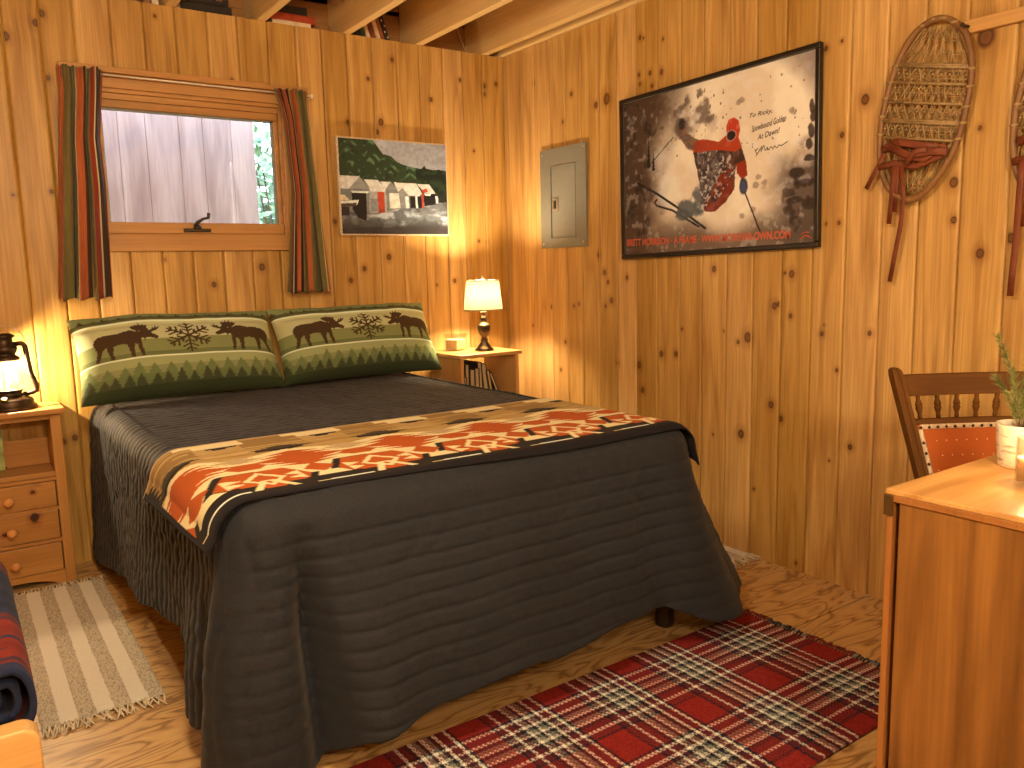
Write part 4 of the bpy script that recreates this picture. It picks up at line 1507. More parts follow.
# ---------------------------------------------------------------- curtains and rod
rod = MB().tube([(-2.06, -0.05, 1.918), (-1.07, -0.05, 1.918)], 0.004, 10)
for x in (-2.055, -1.075):
    rod.box(x - 0.006, -0.055, 1.91, x + 0.006, -0.017, 1.926)
ro = rod.build('curtain_rod', plain('white_rod', (0.75, 0.7, 0.6, 1), 0.35, 0.2), None)
tag(ro, 'thin white curtain rod in front of the window head', 'curtain rod')
ORC, OLC, BRC, GLC, CRC, DRC, RDC = (200, 96, 48), (132, 104, 52), (78, 50, 32), (186, 140, 66), (220, 190, 130), (50, 32, 24), (160, 58, 34)
STR = [(0.00, ORC), (0.10, OLC), (0.24, DRC), (0.27, OLC), (0.36, CRC), (0.375, ORC), (0.46, BRC), (0.50, GLC), (0.56, OLC), (0.66, RDC), (0.71, CRC), (0.725, BRC), (0.80, ORC), (0.86, DRC), (0.89, GLC), (0.94, OLC)]


def curtain(name_label, left_pts, right_pts, ztop, zbot, nfold, ph, amp, reps):
    nu, nv = 200, 80
    U, V = np.meshgrid(np.linspace(0, 1, nu), np.linspace(0, 1, nv), indexing='ij')   # V from the top down
    xl = np.interp(V, [a for a, _ in left_pts], [b_ for _, b_ in left_pts])
    xr = np.interp(V, [a for a, _ in right_pts], [b_ for _, b_ in right_pts])
    Uw = U + 0.022 * np.sin(2 * PI * (U * 2.3 + ph)) * (1 - 0.5 * V)
    wig = np.sin(2 * PI * (nfold * U + ph + 0.22 * V)) + 0.35 * np.sin(2 * PI * (nfold * 1.9 * U + 0.3 + ph - 0.35 * V))
    A = amp * (0.65 + 0.5 * V) * (0.9 + 0.4 * (fbm(U * 4, V * 1.5, 400, 2) - 0.5))
    y = -0.052 - 0.5 * amp + A * wig * 0.62 - 0.012 * V
    x = xl + (xr - xl) * Uw + 0.007 * np.cos(2 * PI * (nfold * U + ph)) * (0.5 + V)
    # gathers at the top
    g = np.exp(-(V / 0.06) ** 2)
    y = y + g * 0.006 * np.sin(2 * PI * U * 17)
    z = ztop + (zbot - ztop) * V + 0.006 * np.sin(2 * PI * (nfold * U + 0.3)) * V - 0.004 * np.sin(PI * U * 9) * g
    P = Paint(U * 100, V * 100, OLC)
    t = (U * reps + ph) % 1.0
    for k, (a, c) in enumerate(STR):
        nxt = STR[k + 1][0] if k + 1 < len(STR) else 1.0
        P.mix((t >= a) & (t < nxt), c)
    P.C = P.C * (0.9 + 0.2 * vn(U * 400, V * 30, 410))[..., None]
    me = mesh_np('curtain', np.stack([x, y, z], -1).reshape(-1, 3), grid_faces(nu, nv, flip=True))
    set_col(me, alba(P.C, 0.62))
    o = link_mesh('curtain', me, M['curtain_cloth'])
    s_ = o.modifiers.new('thick', 'SOLIDIFY')
    s_.thickness = 0.0015
    return tag(o, name_label, 'curtain', 'striped window curtains')


M['curtain_cloth'] = print_mat('curtain_cloth', 0.85, 0.4, 500, 0.15, sheen=0.1)
curtain('rust and olive striped curtain hanging on the lantern side of the window', [(0, -2.072), (0.1, -2.07), (1, -2.148)], [(0, -1.915), (0.3, -1.945), (0.5, -1.94), (1, -1.952)], 1.934, 1.062, 3.3, 0.0, 0.032, 0.85)
curtain('rust and olive striped curtain hanging beside the boathouse painting', [(0, -1.245), (0.15, -1.215), (0.5, -1.2), (1, -1.245)], [(0, -1.10), (0.3, -1.09), (0.6, -1.07), (1, -1.045)], 1.934, 1.058, 3.4, 0.62, 0.028, 0.8)

# ---------------------------------------------------------------- peg rail and snowshoes
M['railwood'] = wood('rail_pine', (0.5, 0.29, 0.1, 1), (0.64, 0.41, 0.17, 1), 'y', 1.0, 5)
ra, rb = at(960, 21.5, 0, -0.022), at(1024, 6, 0, -0.022)
rc_, rd = at(965, 34, 0, -0.022), at(1024, 20, 0, -0.022)
zt_, zb_ = (ra[2] + rb[2]) / 2, (rc_[2] + rd[2]) / 2
rl = thing('peg_rail', 'pine rail with nails that the snowshoes hang from', 'wall rail', (0, ra[1] - 0.6, zb_))
boxo('rail', M['railwood'], rl, (-0.022, -0.62, 0), (-0.001, 0.6, zt_ - zb_), 0.003)
for yy in (0.575, 0.165, -0.28):
    MB().lathe([(0.004, 0.0), (0.004, 0.035), (0.0065, 0.036), (0.0065, 0.039)], (0, 0, 0), 10).xf(Matrix.Translation((-0.02, yy, (zt_ - zb_) / 2)) @ Matrix.Rotation(-PI / 2, 4, 'Y')).build('nail', M['bronze'], rl)

OUT = [(258, 45), (285, 55), (310, 80), (324, 125), (327, 170), (323, 215), (313, 265), (304, 305), (292, 345), (275, 385), (255, 420), (232, 452), (205, 480), (180, 494), (155, 492), (130, 476), (112, 450), (103, 418), (99, 380), (100, 335), (105, 290), (115, 245), (126, 205), (140, 165), (158, 125), (180, 90), (205, 65), (232, 49)]


def sz(x, y, d=0.03):
    q = at(840 + x / 2.478, y / 2.478, 0, -d)
    return np.array([q[0], q[1], q[2]])


base = sz(210, 270, 0.0)
base[0] = 0
S2 = lambda x, y, d=0.03: tuple(sz(x, y, d) - base)
M['ash'] = wood('ash_hoop', (0.16, 0.075, 0.03, 1), (0.30, 0.16, 0.065, 1), 'z', 1.5, 0)
M['rawhide'] = plain('rawhide', (0.30, 0.205, 0.095, 1), 0.5, var=0.35, nscale=60)
M['strap'] = plain('orange_leather', (0.165, 0.038, 0.012, 1), 0.6, var=0.2, nscale=20)


def in_out(x, y):
    return bool(inpoly(np.array([[float(x)]]), np.array([[float(y)]]), OUT)[0, 0])


def span(x0, y0, slope):
    """where a line through (x0, y0) meets the hoop"""
    x = x0
    while in_out(x - 1, y0 + slope * (x - 1 - x0)):
        x -= 1
    a = x
    x = x0
    while in_out(x + 1, y0 + slope * (x + 1 - x0)):
        x += 1
    return (a, y0 + slope * (a - x0)), (x, y0 + slope * (x - x0))


sn = thing('snowshoe', 'whole wood and rawhide snowshoe with hanging orange straps right of the ski poster', 'snowshoe', tuple(base), group='snowshoes hung on the wall')
hp = MB()
hoop = []
for i in range(len(OUT)):                                   # smooth the outline
    a, b_, c_, d_ = [np.array(OUT[(i + k) % len(OUT)], float) for k in (-1, 0, 1, 2)]
    for t in (0, 1 / 3, 2 / 3):
        hoop.append(0.5 * ((2 * b_) + (-a + c_) * t + (2 * a - 5 * b_ + 4 * c_ - d_) * t * t + (-a + 3 * b_ - 3 * c_ + d_) * t ** 3))
hp.tube([S2(*q) for q in hoop], 0.0095, 10, closed=True)
hp.build('hoop', M['ash'], sn)
cbm = MB()
BARS = [(230, 160, 0.02), (225, 207, 0.03), (220, 256, 0.03), (215, 300, 0.04), (200, 345, 0.05)]
for x, y, s in BARS:
    a, b_ = span(x, y, s)
    cbm.tube([S2(*a), S2(*b_)], 0.0045, 7)
for x, y, s in (BARS[0], BARS[3]):
    a, b_ = span(x, y + 5, s)
    cbm.tube([S2(*a, 0.033), S2(*b_, 0.033)], 0.005, 7)
cbm.build('crossbar', M['rawhide'], sn)
web = MB()
rg = random.Random(3)
levels = [(250, 52, 0.05)] + BARS + [(180, 420, 0.08), (165, 478, 0.1)]
rows_ = [span(*l) for l in levels]
for i in range(len(rows_) - 1):
    (a0, b0), (a1, b1) = rows_[i], rows_[i + 1]
    n = (7, 9, 11, 11, 11, 9, 8)[i]
    lerp = lambda a, b_, t: (a[0] + (b_[0] - a[0]) * t, a[1] + (b_[1] - a[1]) * t)
    for k in range(n):
        t0 = (k + 0.5) / n
        for dt in (-0.9, 0.9):
            t1 = min(max(t0 + dt / n, 0.02), 0.98)
            p0, p1 = lerp(a0, b0, t0 + rg.uniform(-0.01, 0.01)), lerp(a1, b1, t1 + rg.uniform(-0.015, 0.015))
            if i == 0:
                p0 = lerp((205, 66), (300, 66), t0)
            pm = lerp(p0, p1, 0.5)
            web.tube([S2(*p0, 0.028), S2(pm[0] + rg.uniform(-3, 3), pm[1], 0.026 + rg.uniform(0, 0.006)), S2(*p1, 0.028)], rg.uniform(0.0016, 0.0030), 5)
        if 0 < i < 5:
            ym = lerp(lerp(a0, b0, t0), lerp(a1, b1, t0), 0.5)
            web.ball(S2(*ym, 0.03), 0.0045, n=6, m=4)
    for k in range(5):                                       # slack cross strands
        t = rg.uniform(0.15, 0.85)
        a, b_ = lerp(a0, a1, t), lerp(b0, b1, t)
        web.tube([S2(*a, 0.028), S2(*lerp(a, b_, 0.33), 0.026), S2(*lerp(a, b_, 0.66), 0.03), S2(*b_, 0.028)], 0.0013, 5)
for q in (hoop[::3]):                                        # lashing round the hoop
    x, y = q
    if 150 < y < 350 or y < 70:
        c0 = np.array(S2(x, y))
        web.ball(tuple(c0), 0.0135, 0.0135, 0.006, 8, 5)
tag(web.build('webbing', M['rawhide'], sn), kind=None)
st = MB()
F_ = lambda *q, d=0.045: [S2(x, y, d) for x, y in q]
fl = ((1, 0, 0), 0.28)
st.tube(F_((105, 372), (140, 352), (200, 360), (262, 368)), 0.012, 8, flat=fl)
st.tube(F_((95, 415), (130, 405), (190, 412), (250, 385), (262, 372)), 0.010, 8, flat=fl)
st.tube(F_((120, 362), (170, 385), (230, 375), (265, 375), d=0.055), 0.012, 8, flat=fl)
st.tube(F_((135, 345), (150, 390), (210, 395), (250, 365), d=0.05), 0.009, 8, flat=fl)
st.tube(F_((160, 410), (185, 375), (215, 370), d=0.06), 0.009, 8, flat=fl)
st.build('binding', M['strap'], sn)
for q in ([(110, 380), (85, 430), (65, 468)], [(135, 412), (128, 480), (121, 555)], [(142, 412), (139, 470), (135, 525)], [(152, 412), (157, 490), (150, 560), (136, 630), (123, 698)]):
    s_ = MB()
    d_ = [0.048 - 0.02 * k / (len(q) - 1) for k in range(len(q))]
    s_.tube([S2(x, y, max(dd_, 0.03)) for (x, y), dd_ in zip(q, d_)], 0.0078, 8, flat=fl)
    s_.build('strap', M['strap'], sn)
off = at(1012.7, 141, 0, -0.03) - at(879.5, 149, 0, -0.03)
s2 = copy_tree(sn)
s2.location = (0, base[1] + off[1], base[2] + off[2])
s2['label'] = 'snowshoe cut by the edge of the photo, next to the whole one'
kids = sorted([k for k in COL.objects if k.parent == s2 and k.name.startswith('strap')], key=lambda k: k.name)
for k in (kids[0], kids[3]):                                # its straps hang differently
    bpy.data.objects.remove(k)
s_ = MB()
pts = [(1022, 160, .05), (1020.5, 182, .045), (1018.5, 205, .036), (1016, 240, .03), (1012.5, 270, .03), (1010, 296, .03)]
s_.tube([tuple(at(a, b_, 0, -d) - np.array(s2.location)) for a, b_, d in pts], 0.0090, 8, flat=fl)
s_.build('strap', M['strap'], s2)
# ================================================================ FURNITURE BY THE BED
GL = glass_mat('clear_glass', (0.95, 0.95, 0.93, 1), 0.14)
M['flame'] = emit_mat('flame', (1.0, 0.55, 0.18, 1), 7)
M['wax'] = plain('candle_wax', (0.85, 0.66, 0.40, 1), 0.5, var=0.03)
M['wax'].node_tree.nodes['Principled BSDF'].inputs['Subsurface Weight'].default_value = 0.5
M['wax'].node_tree.nodes['Principled BSDF'].inputs['Subsurface Radius'].default_value = (0.03, 0.015, 0.006)
M['wax'].node_tree.nodes['Principled BSDF'].inputs['Subsurface Scale'].default_value = 1.0
M['wick'] = plain('wick', (0.02, 0.015, 0.01, 1), 0.9)
ND, NL = (0.35, 0.165, 0.043, 1), (0.48, 0.25, 0.075, 1)
M['ns_x'] = wood('nightstand_pine_lengthwise', ND, NL, 'x', 1.0, 5)
M['ns_z'] = wood('nightstand_pine_upright', ND, NL, 'z', 1.0, 5)
M['ns_front'] = wood('drawer_front_pine', ND, NL, 'x', 1.0, 5, knots=6.0, knotcol=(0.04, 0.012, 0.006, 1))
kq = lambda px, py, rx, rz: (at(px, py, 1, -0.204)[0] + 2.381, at(px, py, 1, -0.204)[2], rx, rz)
add_knots(M['ns_front'], [kq(35, 479, .013, .017), kq(33, 492.5, .009, .008), kq(34.5, 517.5, .017, .024), kq(6, 535, .013, .009), kq(-8, 572, .01, .012)])
M['knob'] = wood('knob_pine', (0.5, 0.22, 0.07, 1), (0.62, 0.32, 0.11, 1), 'y', 1.0)

# ---------------------------------------------------------------- nightstand with drawers, window side
NX0, NX1, NYF = -2.575, -2.187, -0.200
ns = thing('nightstand', 'pine three drawer nightstand with an open shelf under the black lantern', 'nightstand', ((NX0 + NX1) / 2, -0.1, 0))
o_ = (NX0 + NX1) / 2, -0.1


def nsb(name, mat, a, b_, bevel=0.002, parent=None):
    return boxo(name, mat, parent or ns, (a[0] - o_[0], a[1] - o_[1], a[2]), (b_[0] - o_[0], b_[1] - o_[1], b_[2]), bevel)


nsb('top', M['ns_x'], (NX0 - 0.012, -0.228, 0.648), (NX1 + 0.014, -0.004, 0.670), 0.005)
for x in (NX0, NX1 - 0.036):
    nsb('side_panel', M['ns_z'], (x, NYF, 0.0), (x + 0.036, -0.012, 0.648), 0.003)
nsb('shelf', M['ns_x'], (NX0 + 0.036, NYF + 0.002, 0.413), (NX1 - 0.036, -0.012, 0.432))
nsb('back_panel', M['ns_x'], (NX0 + 0.036, -0.030, 0.432), (NX1 - 0.036, -0.018, 0.535))
nsb('apron_rail', M['ns_x'], (NX0 + 0.036, NYF + 0.004, 0.628), (NX1 - 0.036, NYF + 0.02, 0.648))
nsb('carcass', plain('drawer_shadow_gap', (0.10, 0.045, 0.018, 1), 0.9), (NX0 + 0.036, NYF + 0.02, 0.03), (NX1 - 0.036, -0.012, 0.413), 0)
for z0, z1 in ((0.300, 0.396), (0.178, 0.286), (0.052, 0.160)):
    d_ = nsb('drawer', M['ns_front'], (NX0 + 0.040, NYF - 0.004, z0), (NX1 - 0.040, NYF + 0.018, z1), 0.003)
    MB().lathe([(0.009, 0), (0.008, 0.010), (0.014, 0.016), (0.017, 0.023), (0.015, 0.029), (0.006, 0.032)], (0, 0, 0), 18).xf(Matrix.Translation((0, NYF - 0.004 - o_[1], (z0 + z1) / 2 - 0.004)) @ Matrix.Rotation(PI / 2, 4, 'X')).build('knob', M['knob'], d_)
for z in (0.292, 0.169, 0.405):
    nsb('drawer_rail', M['ns_x'], (NX0 + 0.036, NYF - 0.001, z - 0.0065), (NX1 - 0.034, NYF + 0.02, z + 0.0065), 0.001)
pts = [(NX0 + 0.036 - o_[0], 0.05), (NX1 - 0.036 - o_[0], 0.05), (NX1 - 0.036 - o_[0], 0.0)]
for k in range(13):
    t = k / 12
    pts.append((NX1 - 0.06 - o_[0] - t * (NX1 - NX0 - 0.12), 0.026 * math.sin(PI * t) ** 0.6))
pts.append((NX0 + 0.036 - o_[0], 0.0))
MB().prism(pts, lambda x, z: (x, NYF + 0.016 - o_[1], z), lambda x, z: (x, NYF - o_[1], z)).build('plinth', M['ns_x'], ns)
# things on its open shelf, mostly cut by the photograph's edge
q = at(-2, 470, 2, 0.432)
lo_ = thing('candlestick', 'small black candlestick base in the open shelf of the drawer nightstand', 'candlestick', (q[0], q[1] + 0.01, 0.432))
MB().lathe([(0.030, 0), (0.031, 0.006), (0.020, 0.014), (0.024, 0.02), (0.012, 0.034), (0.009, 0.08), (0.014, 0.088), (0.012, 0.1)], n=20).build('base', M['black_frame'], lo_)
MB().lathe([(0.010, 0.1), (0.010, 0.15), (0.006, 0.155)], n=14).build('candle', M['wax'], lo_)
q = at(-6, 436, 1, -0.055)
boxo('card', plain('green_card', alb(150, 140, 70), 0.7, var=0.35, nscale=25), None, (0, 0, 0), (0.09, 0.006, q[2] - 0.432 + 0.018), 0.001, loc=(q[0] - 0.065, -0.058, 0.4325))
tag(COL.objects['card'], 'pale green card propped at the back of the nightstand shelf', 'card')

# ---------------------------------------------------------------- lantern
LX, LY = at(7.5, 380, 1, -0.118)[0], -0.118
zz = lambda py: at(7.5, py, 1, LY)[2] - 0.670
M['lantern_metal'] = plain('weathered_black_iron', (0.055, 0.035, 0.022, 1), 0.42, 0.75, nscale=40, var=0.6)
ln = thing('lantern', 'black hurricane lantern lit on top of the drawer nightstand', 'lantern', (LX, LY, 0.670))
HL = zz(333)
MB().lathe([(0.086, 0), (0.090, 0.006), (0.088, 0.012), (0.078, 0.018), (0.079, 0.030), (0.072, 0.040), (0.052, 0.047), (0.047, 0.050)], n=32).build('fuel_tank', M['lantern_metal'], ln)
MB().lathe([(0.046, 0.048), (0.047, 0.056), (0.040, 0.060), (0.044, 0.066), (0.049, 0.070), (0.049, 0.073)], n=28).build('burner_plate', M['lantern_metal'], ln)
gz0_, gz1_ = 0.073, HL * 0.665
gh = gz1_ - gz0_
MB().lathe([(0.030, gz0_), (0.042, gz0_ + gh * 0.2), (0.046, gz0_ + gh * 0.42), (0.042, gz0_ + gh * 0.7), (0.033, gz0_ + gh * 0.92), (0.031, gz1_)], n=28, cap=False).build('glass_globe', glass_mat('lantern_glass', (0.97, 0.96, 0.93, 1), 0.03), ln)
cp_ = MB().lathe([(0.046, gz1_ - 0.006), (0.048, gz1_), (0.044, gz1_ + 0.008), (0.034, gz1_ + 0.014), (0.036, gz1_ + 0.020), (0.042, gz1_ + 0.030), (0.042, gz1_ + 0.042), (0.033, gz1_ + 0.050), (0.030, gz1_ + 0.066), (0.030, HL - 0.018), (0.038, HL - 0.014), (0.037, HL - 0.008), (0.020, HL)], n=28).build('chimney', M['lantern_metal'], ln)
for s in (-1, 1):
    tb = MB()
    zt2 = gz1_ + 0.052
    tb.tube([(s * 0.030, 0, zt2), (s * 0.058, 0, zt2 + 0.002), (s * 0.066, 0, zt2 - 0.008), (s * 0.074, 0, gz0_ + gh * 0.55), (s * 0.090, 0, 0.080), (s * 0.088, 0, 0.062), (s * 0.074, 0, 0.055), (s * 0.045, 0, 0.052)], [0.009, 0.010, 0.010, 0.010, 0.010, 0.010, 0.009, 0.009], 10)
    tb.build('side_tube', M['lantern_metal'], ln)
wg = MB()
for a in (0.5, 2.1, 3.6, 5.2):
    pts = [(0.049 * math.cos(a + t * 1.3), 0.049 * math.sin(a + t * 1.3), gz0_ + gh * (0.12 + 0.6 * t)) for t in np.linspace(0, 1, 8)]
    wg.tube(pts, 0.0012, 5)
    pts = [(0.049 * math.cos(a + 1.3 - t * 1.3), 0.049 * math.sin(a + 1.3 - t * 1.3), gz0_ + gh * (0.12 + 0.6 * t)) for t in np.linspace(0, 1, 8)]
    wg.tube(pts, 0.0012, 5)
wg.build('wire_guard', M['lantern_metal'], ln)
bl = MB()
bl.tube([(0.070 * math.cos(t), 0.012, gz1_ + 0.052 + 0.07 * math.sin(t)) for t in np.linspace(-0.1, PI + 0.1, 16)], 0.0018, 6)
bl.build('bail_handle', M['steel'], ln)
MB().lathe([(0.002, gz0_ - 0.004), (0.006, gz0_ + 0.010), (0.007, gz0_ + 0.020), (0.0035, gz0_ + 0.036), (0.0005, gz0_ + 0.048)], n=12).build('flame', M['flame'], ln)
fc = MB().lathe([(0.010, 0), (0.010, 0.006), (0.008, 0.008)], n=16).xf(Matrix.Translation((-0.02, -0.066, 0.043)) @ Matrix.Rotation(0.5, 4, 'X'))
fc.build('filler_cap', plain('worn_brass', (0.45, 0.30, 0.10, 1), 0.35, 0.9), ln)
LANTERN_LIGHT = (LX, LY, 0.670 + gz0_ + 0.062)

# ---------------------------------------------------------------- small nightstand in the corner
TZN = 0.745
a0, a1 = at(459.5, 356, 2, TZN), at(522, 350, 2, TZN)
RX0, RX1, RYF, RYB = a0[0], a1[0], (a0[1] + a1[1]) / 2, -0.10
rn = thing('nightstand', 'small open pine nightstand holding books in the corner under the table lamp', 'nightstand', ((RX0 + RX1) / 2, (RYF + RYB) / 2, 0))
o2 = (RX0 + RX1) / 2, (RYF + RYB) / 2
r_ = lambda name, mat, a, b_, bv=0.003: boxo(name, mat, rn, (a[0] - o2[0], a[1] - o2[1], a[2]), (b_[0] - o2[0], b_[1] - o2[1], b_[2]), bv)
CD, CL = (0.44, 0.22, 0.075, 1), (0.60, 0.34, 0.125, 1)
M['rn_x'] = wood('corner_stand_pine', CD, CL, 'x', 1.0, 5)
M['rn_z'] = wood('corner_stand_pine_upright', CD, CL, 'z', 1.0, 5, knots=7.0)
r_('top', M['rn_x'], (RX0, RYF, TZN - 0.018), (RX1, RYB, TZN), 0.004)
r_('side_panel', M['rn_z'], (RX0 + 0.012, RYF + 0.008, 0), (RX0 + 0.03, RYB, TZN - 0.018))
r_('side_panel', M['rn_z'], (RX1 - 0.035, RYF + 0.008, 0), (RX1 - 0.017, RYB, TZN - 0.018))
SHZ = 0.475
r_('shelf', M['rn_x'], (RX0 + 0.03, RYF + 0.012, SHZ - 0.016), (RX1 - 0.035, RYB, SHZ))
r_('shelf', M['rn_x'], (RX0 + 0.03, RYF + 0.012, 0.06), (RX1 - 0.035, RYB, 0.076))
r_('back_rail', M['rn_x'], (RX0 + 0.03, RYB - 0.012, SHZ), (RX1 - 0.035, RYB, SHZ + 0.17))


def book(label, w, h, d, cover, pages=(0.46, 0.35, 0.21, 1), group=None, fore=True, lib={}):
    """a book standing upright: thickness w along x, height h, depth d; the fore edge (or the spine) faces -y"""
    key = cover
    if key not in lib:
        lib[key] = plain('book_cover', cover, 0.5, var=0.2, nscale=25)
    if ('p', pages) not in lib:
        m, nt, b = new_mat('book_pages')
        tc = N(nt, 'ShaderNodeTexCoord')
        f = noise(nt, mapping(nt, tc.outputs['Object'], (900, 3, 3)), 1.0, 2.0)
        nt.links.new(ramp(nt, [(0.35, tuple(c * 0.75 for c in pages[:3]) + (1,)), (0.65, pages)], f), b.inputs['Base Color'])
        b.inputs['Roughness'].default_value = 0.9
        lib[('p', pages)] = m
    t = thing('book', label, 'book', group=group)
    s = -1 if fore else 1                                    # side of the fore edge
    e = 0.0032
    cv = MB()
    cv.box(-w / 2, -d / 2, 0, -w / 2 + e, d / 2, h).box(w / 2 - e, -d / 2, 0, w / 2, d / 2, h)
    if fore:
        cv.box(-w / 2 + e, d / 2 - e, 0, w / 2 - e, d / 2, h)
    else:
        cv.box(-w / 2 + e, -d / 2, 0, w / 2 - e, -d / 2 + e, h)
    cv.build('cover', lib[key], t, bevel=0.0007, seg=1)
    y0, y1 = (-d / 2 + 0.004, d / 2 - e) if fore else (-d / 2 + e, d / 2 - 0.004)
    MB().box(-w / 2 + e, y0, 0.003, w / 2 - e, y1, h - 0.004).build('pages', lib[('p', pages)], t)
    return t


bx_ = RX0 + 0.034
BK = [('narrow book with pale speckled page edges, first from the bed side in the corner nightstand', .014, .165, (0.05, 0.03, 0.02, 1), 0.0, -0.015),
      ('tall dark book behind the narrow speckled one in the corner nightstand', .022, .222, (0.025, 0.018, 0.014, 1), 0.0, 0.0),
      ('thick book with tan page edges in the middle of the corner nightstand row', .027, .195, (0.05, 0.022, 0.012, 1), 0.0, -0.005),
      ('book with the widest pale page edges in the corner nightstand row', .026, .200, (0.03, 0.02, 0.016, 1), 0.0, -0.004),
      ('tallest black book in the corner nightstand, right of the wide page edges', .024, .226, (0.014, 0.012, 0.012, 1), 0.05, 0.0),
      ('black book leaning on the tallest one in the corner nightstand', .028, .215, (0.016, 0.014, 0.014, 1), 0.09, 0.0),
      ('thin leaning book with bright page edges near the end of the nightstand row', .018, .185, (0.08, 0.045, 0.02, 1), 0.16, -0.008),
      ('last dark book slumped at the open end of the nightstand row', .016, .180, (0.018, 0.014, 0.012, 1), 0.38, 0.0)]
for lab, w_, h_, cvr, tilt, dy in BK:
    t = book(lab, w_, h_, 0.15, cvr, group='books in the corner nightstand')
    adv = w_ * math.cos(tilt) + 0.001
    t.location = (bx_ + h_ * math.sin(tilt) * 0 + adv / 2 + (0.03 if tilt > 0.3 else 0.0) + 0.5 * h_ * math.sin(tilt) * (0.25), RYF + 0.105 + dy, SHZ + 0.0005 + w_ / 2 * math.sin(tilt))
    t.rotation_euler = (0, -tilt, 0)
    bx_ += adv + (0.004 if tilt > 0 else 0)

# ---------------------------------------------------------------- table lamp
lq = at(484.5, 350.5, 2, TZN)
LPX, LPY = lq[0], lq[1]
lp = thing('table_lamp', 'small lit table lamp with a cream shade on the corner nightstand', 'lamp', (LPX, LPY, TZN))
M['pewter'] = plain('dark_pewter', (0.075, 0.055, 0.038, 1), 0.28, 0.85, nscale=60, var=0.3)
MB().lathe([(0.045, 0), (0.0465, 0.004), (0.045, 0.011), (0.038, 0.015), (0.030, 0.026), (0.020, 0.040), (0.0165, 0.046), (0.019, 0.051), (0.019, 0.055), (0.0125, 0.060), (0.014, 0.068), (0.024, 0.080),
            (0.031, 0.098), (0.033, 0.118), (0.0325, 0.126), (0.024, 0.131), (0.016, 0.140), (0.0125, 0.150), (0.016, 0.156), (0.017, 0.162), (0.012, 0.168), (0.010, 0.176), (0.015, 0.184), (0.0155, 0.190), (0.008, 0.196)], n=32).build('base', M['pewter'], lp)
MB().lathe([(0.011, 0.194), (0.011, 0.232), (0.013, 0.236)], n=16).build('socket', plain('socket_brass', (0.45, 0.36, 0.22, 1), 0.35, 0.8), lp)
m = bpy.data.materials.new('lamp_shade_linen')
m.use_nodes = True
nt = m.node_tree
nt.nodes.remove(nt.nodes['Principled BSDF'])
df, tl_ = N(nt, 'ShaderNodeBsdfDiffuse'), N(nt, 'ShaderNodeBsdfTranslucent')
tc = N(nt, 'ShaderNodeTexCoord')
f = noise(nt, mapping(nt, tc.outputs['Object'], (200, 200, 500)), 1.0, 2.0)
c1 = ramp(nt, [(0.3, (0.55, 0.47, 0.32, 1)), (0.7, (0.66, 0.58, 0.42, 1))], f)
nt.links.new(c1, df.inputs[0])
c2 = ramp(nt, [(0.3, (0.060, 0.051, 0.029, 1)), (0.7, (0.080, 0.069, 0.041, 1))], f)
nt.links.new(c2, tl_.inputs[0])
mx = N(nt, 'ShaderNodeMixShader')
mx.inputs[0].default_value = 0.5
nt.links.new(df.outputs[0], mx.inputs[1])
nt.links.new(tl_.outputs[0], mx.inputs[2])
nt.links.new(mx.outputs[0], nt.nodes['Material Output'].inputs[0])
SB, ST = 0.198, 0.344
sh = MB().lathe([(0.095, SB), (0.079, ST)], n=48, cap=False).build('lamp_shade', m, lp)
M['shade_trim'] = plain('shade_trim', (0.42, 0.34, 0.22, 1), 0.8)
for r, z in ((0.0955, SB), (0.0793, ST - 0.006)):
    MB().lathe([(r + 0.0008, z), (r + 0.0002, z + 0.0065)], n=48, cap=False).build('shade_band', M['shade_trim'], sh)
hv = MB()
hv.tube([(0.014, 0, 0.215), (0.045, 0, 0.27), (0.03, 0, 0.335), (0, 0, 0.348), (-0.03, 0, 0.335), (-0.045, 0, 0.27), (-0.014, 0, 0.215)], 0.0015, 6)
for k in range(3):
    a = 2 * PI * k / 3 + 0.4
    hv.tube([(0, 0, 0.3465), (0.079 * math.cos(a), 0.079 * math.sin(a), 0.341)], 0.0012, 5)
hv.build('harp', M['steel'], sh)
MB().lathe([(0.006, 0.348), (0.007, 0.353), (0.003, 0.357), (0.005, 0.361), (0.001, 0.366)], n=14).build('finial', plain('pale_finial', (0.7, 0.62, 0.48, 1), 0.3, 0.4), sh)
LAMP_LIGHT = (LPX, LPY, TZN + 0.275)

# ---------------------------------------------------------------- jar candle beside the lamp
cq = at(456, 350.3, 2, TZN)
jc = thing('jar_candle', 'square glass jar candle on the corner nightstand beside the pillow', 'candle', (cq[0], cq[1], TZN), 0.35)
cw, chh = 0.040, 0.083
ring = [(-cw, -cw), (cw, -cw), (cw, cw), (-cw, cw)]
g_ = MB()
for z0, z1, c in ((0, chh, cw),):
    for k in range(4):
        (x0, y0), (x1, y1) = ring[k], ring[(k + 1) % 4]
        g_.add([(x0, y0, z0), (x1, y1, z0), (x1, y1, z1), (x0, y0, z1)], [(0, 1, 2, 3)])
        s = 0.94
        g_.add([(x0 * s, y0 * s, z0), (x1 * s, y1 * s, z0), (x1 * s, y1 * s, z1), (x0 * s, y0 * s, z1)], [(3, 2, 1, 0)])
        g_.add([(x0, y0, z1), (x1, y1, z1), (x1 * s, y1 * s, z1), (x0 * s, y0 * s, z1)], [(0, 1, 2, 3)])
g_.build('glass_jar', GL, jc)
boxo('wax', M['wax'], jc, (-cw * 0.9, -cw * 0.9, 0.004), (cw * 0.9, cw * 0.9, 0.056), 0.004)
MB().tube([(0, 0, 0.056), (0.001, 0, 0.064)], 0.0015, 6).build('wick', M['wick'], jc)

# ================================================================ RUGS


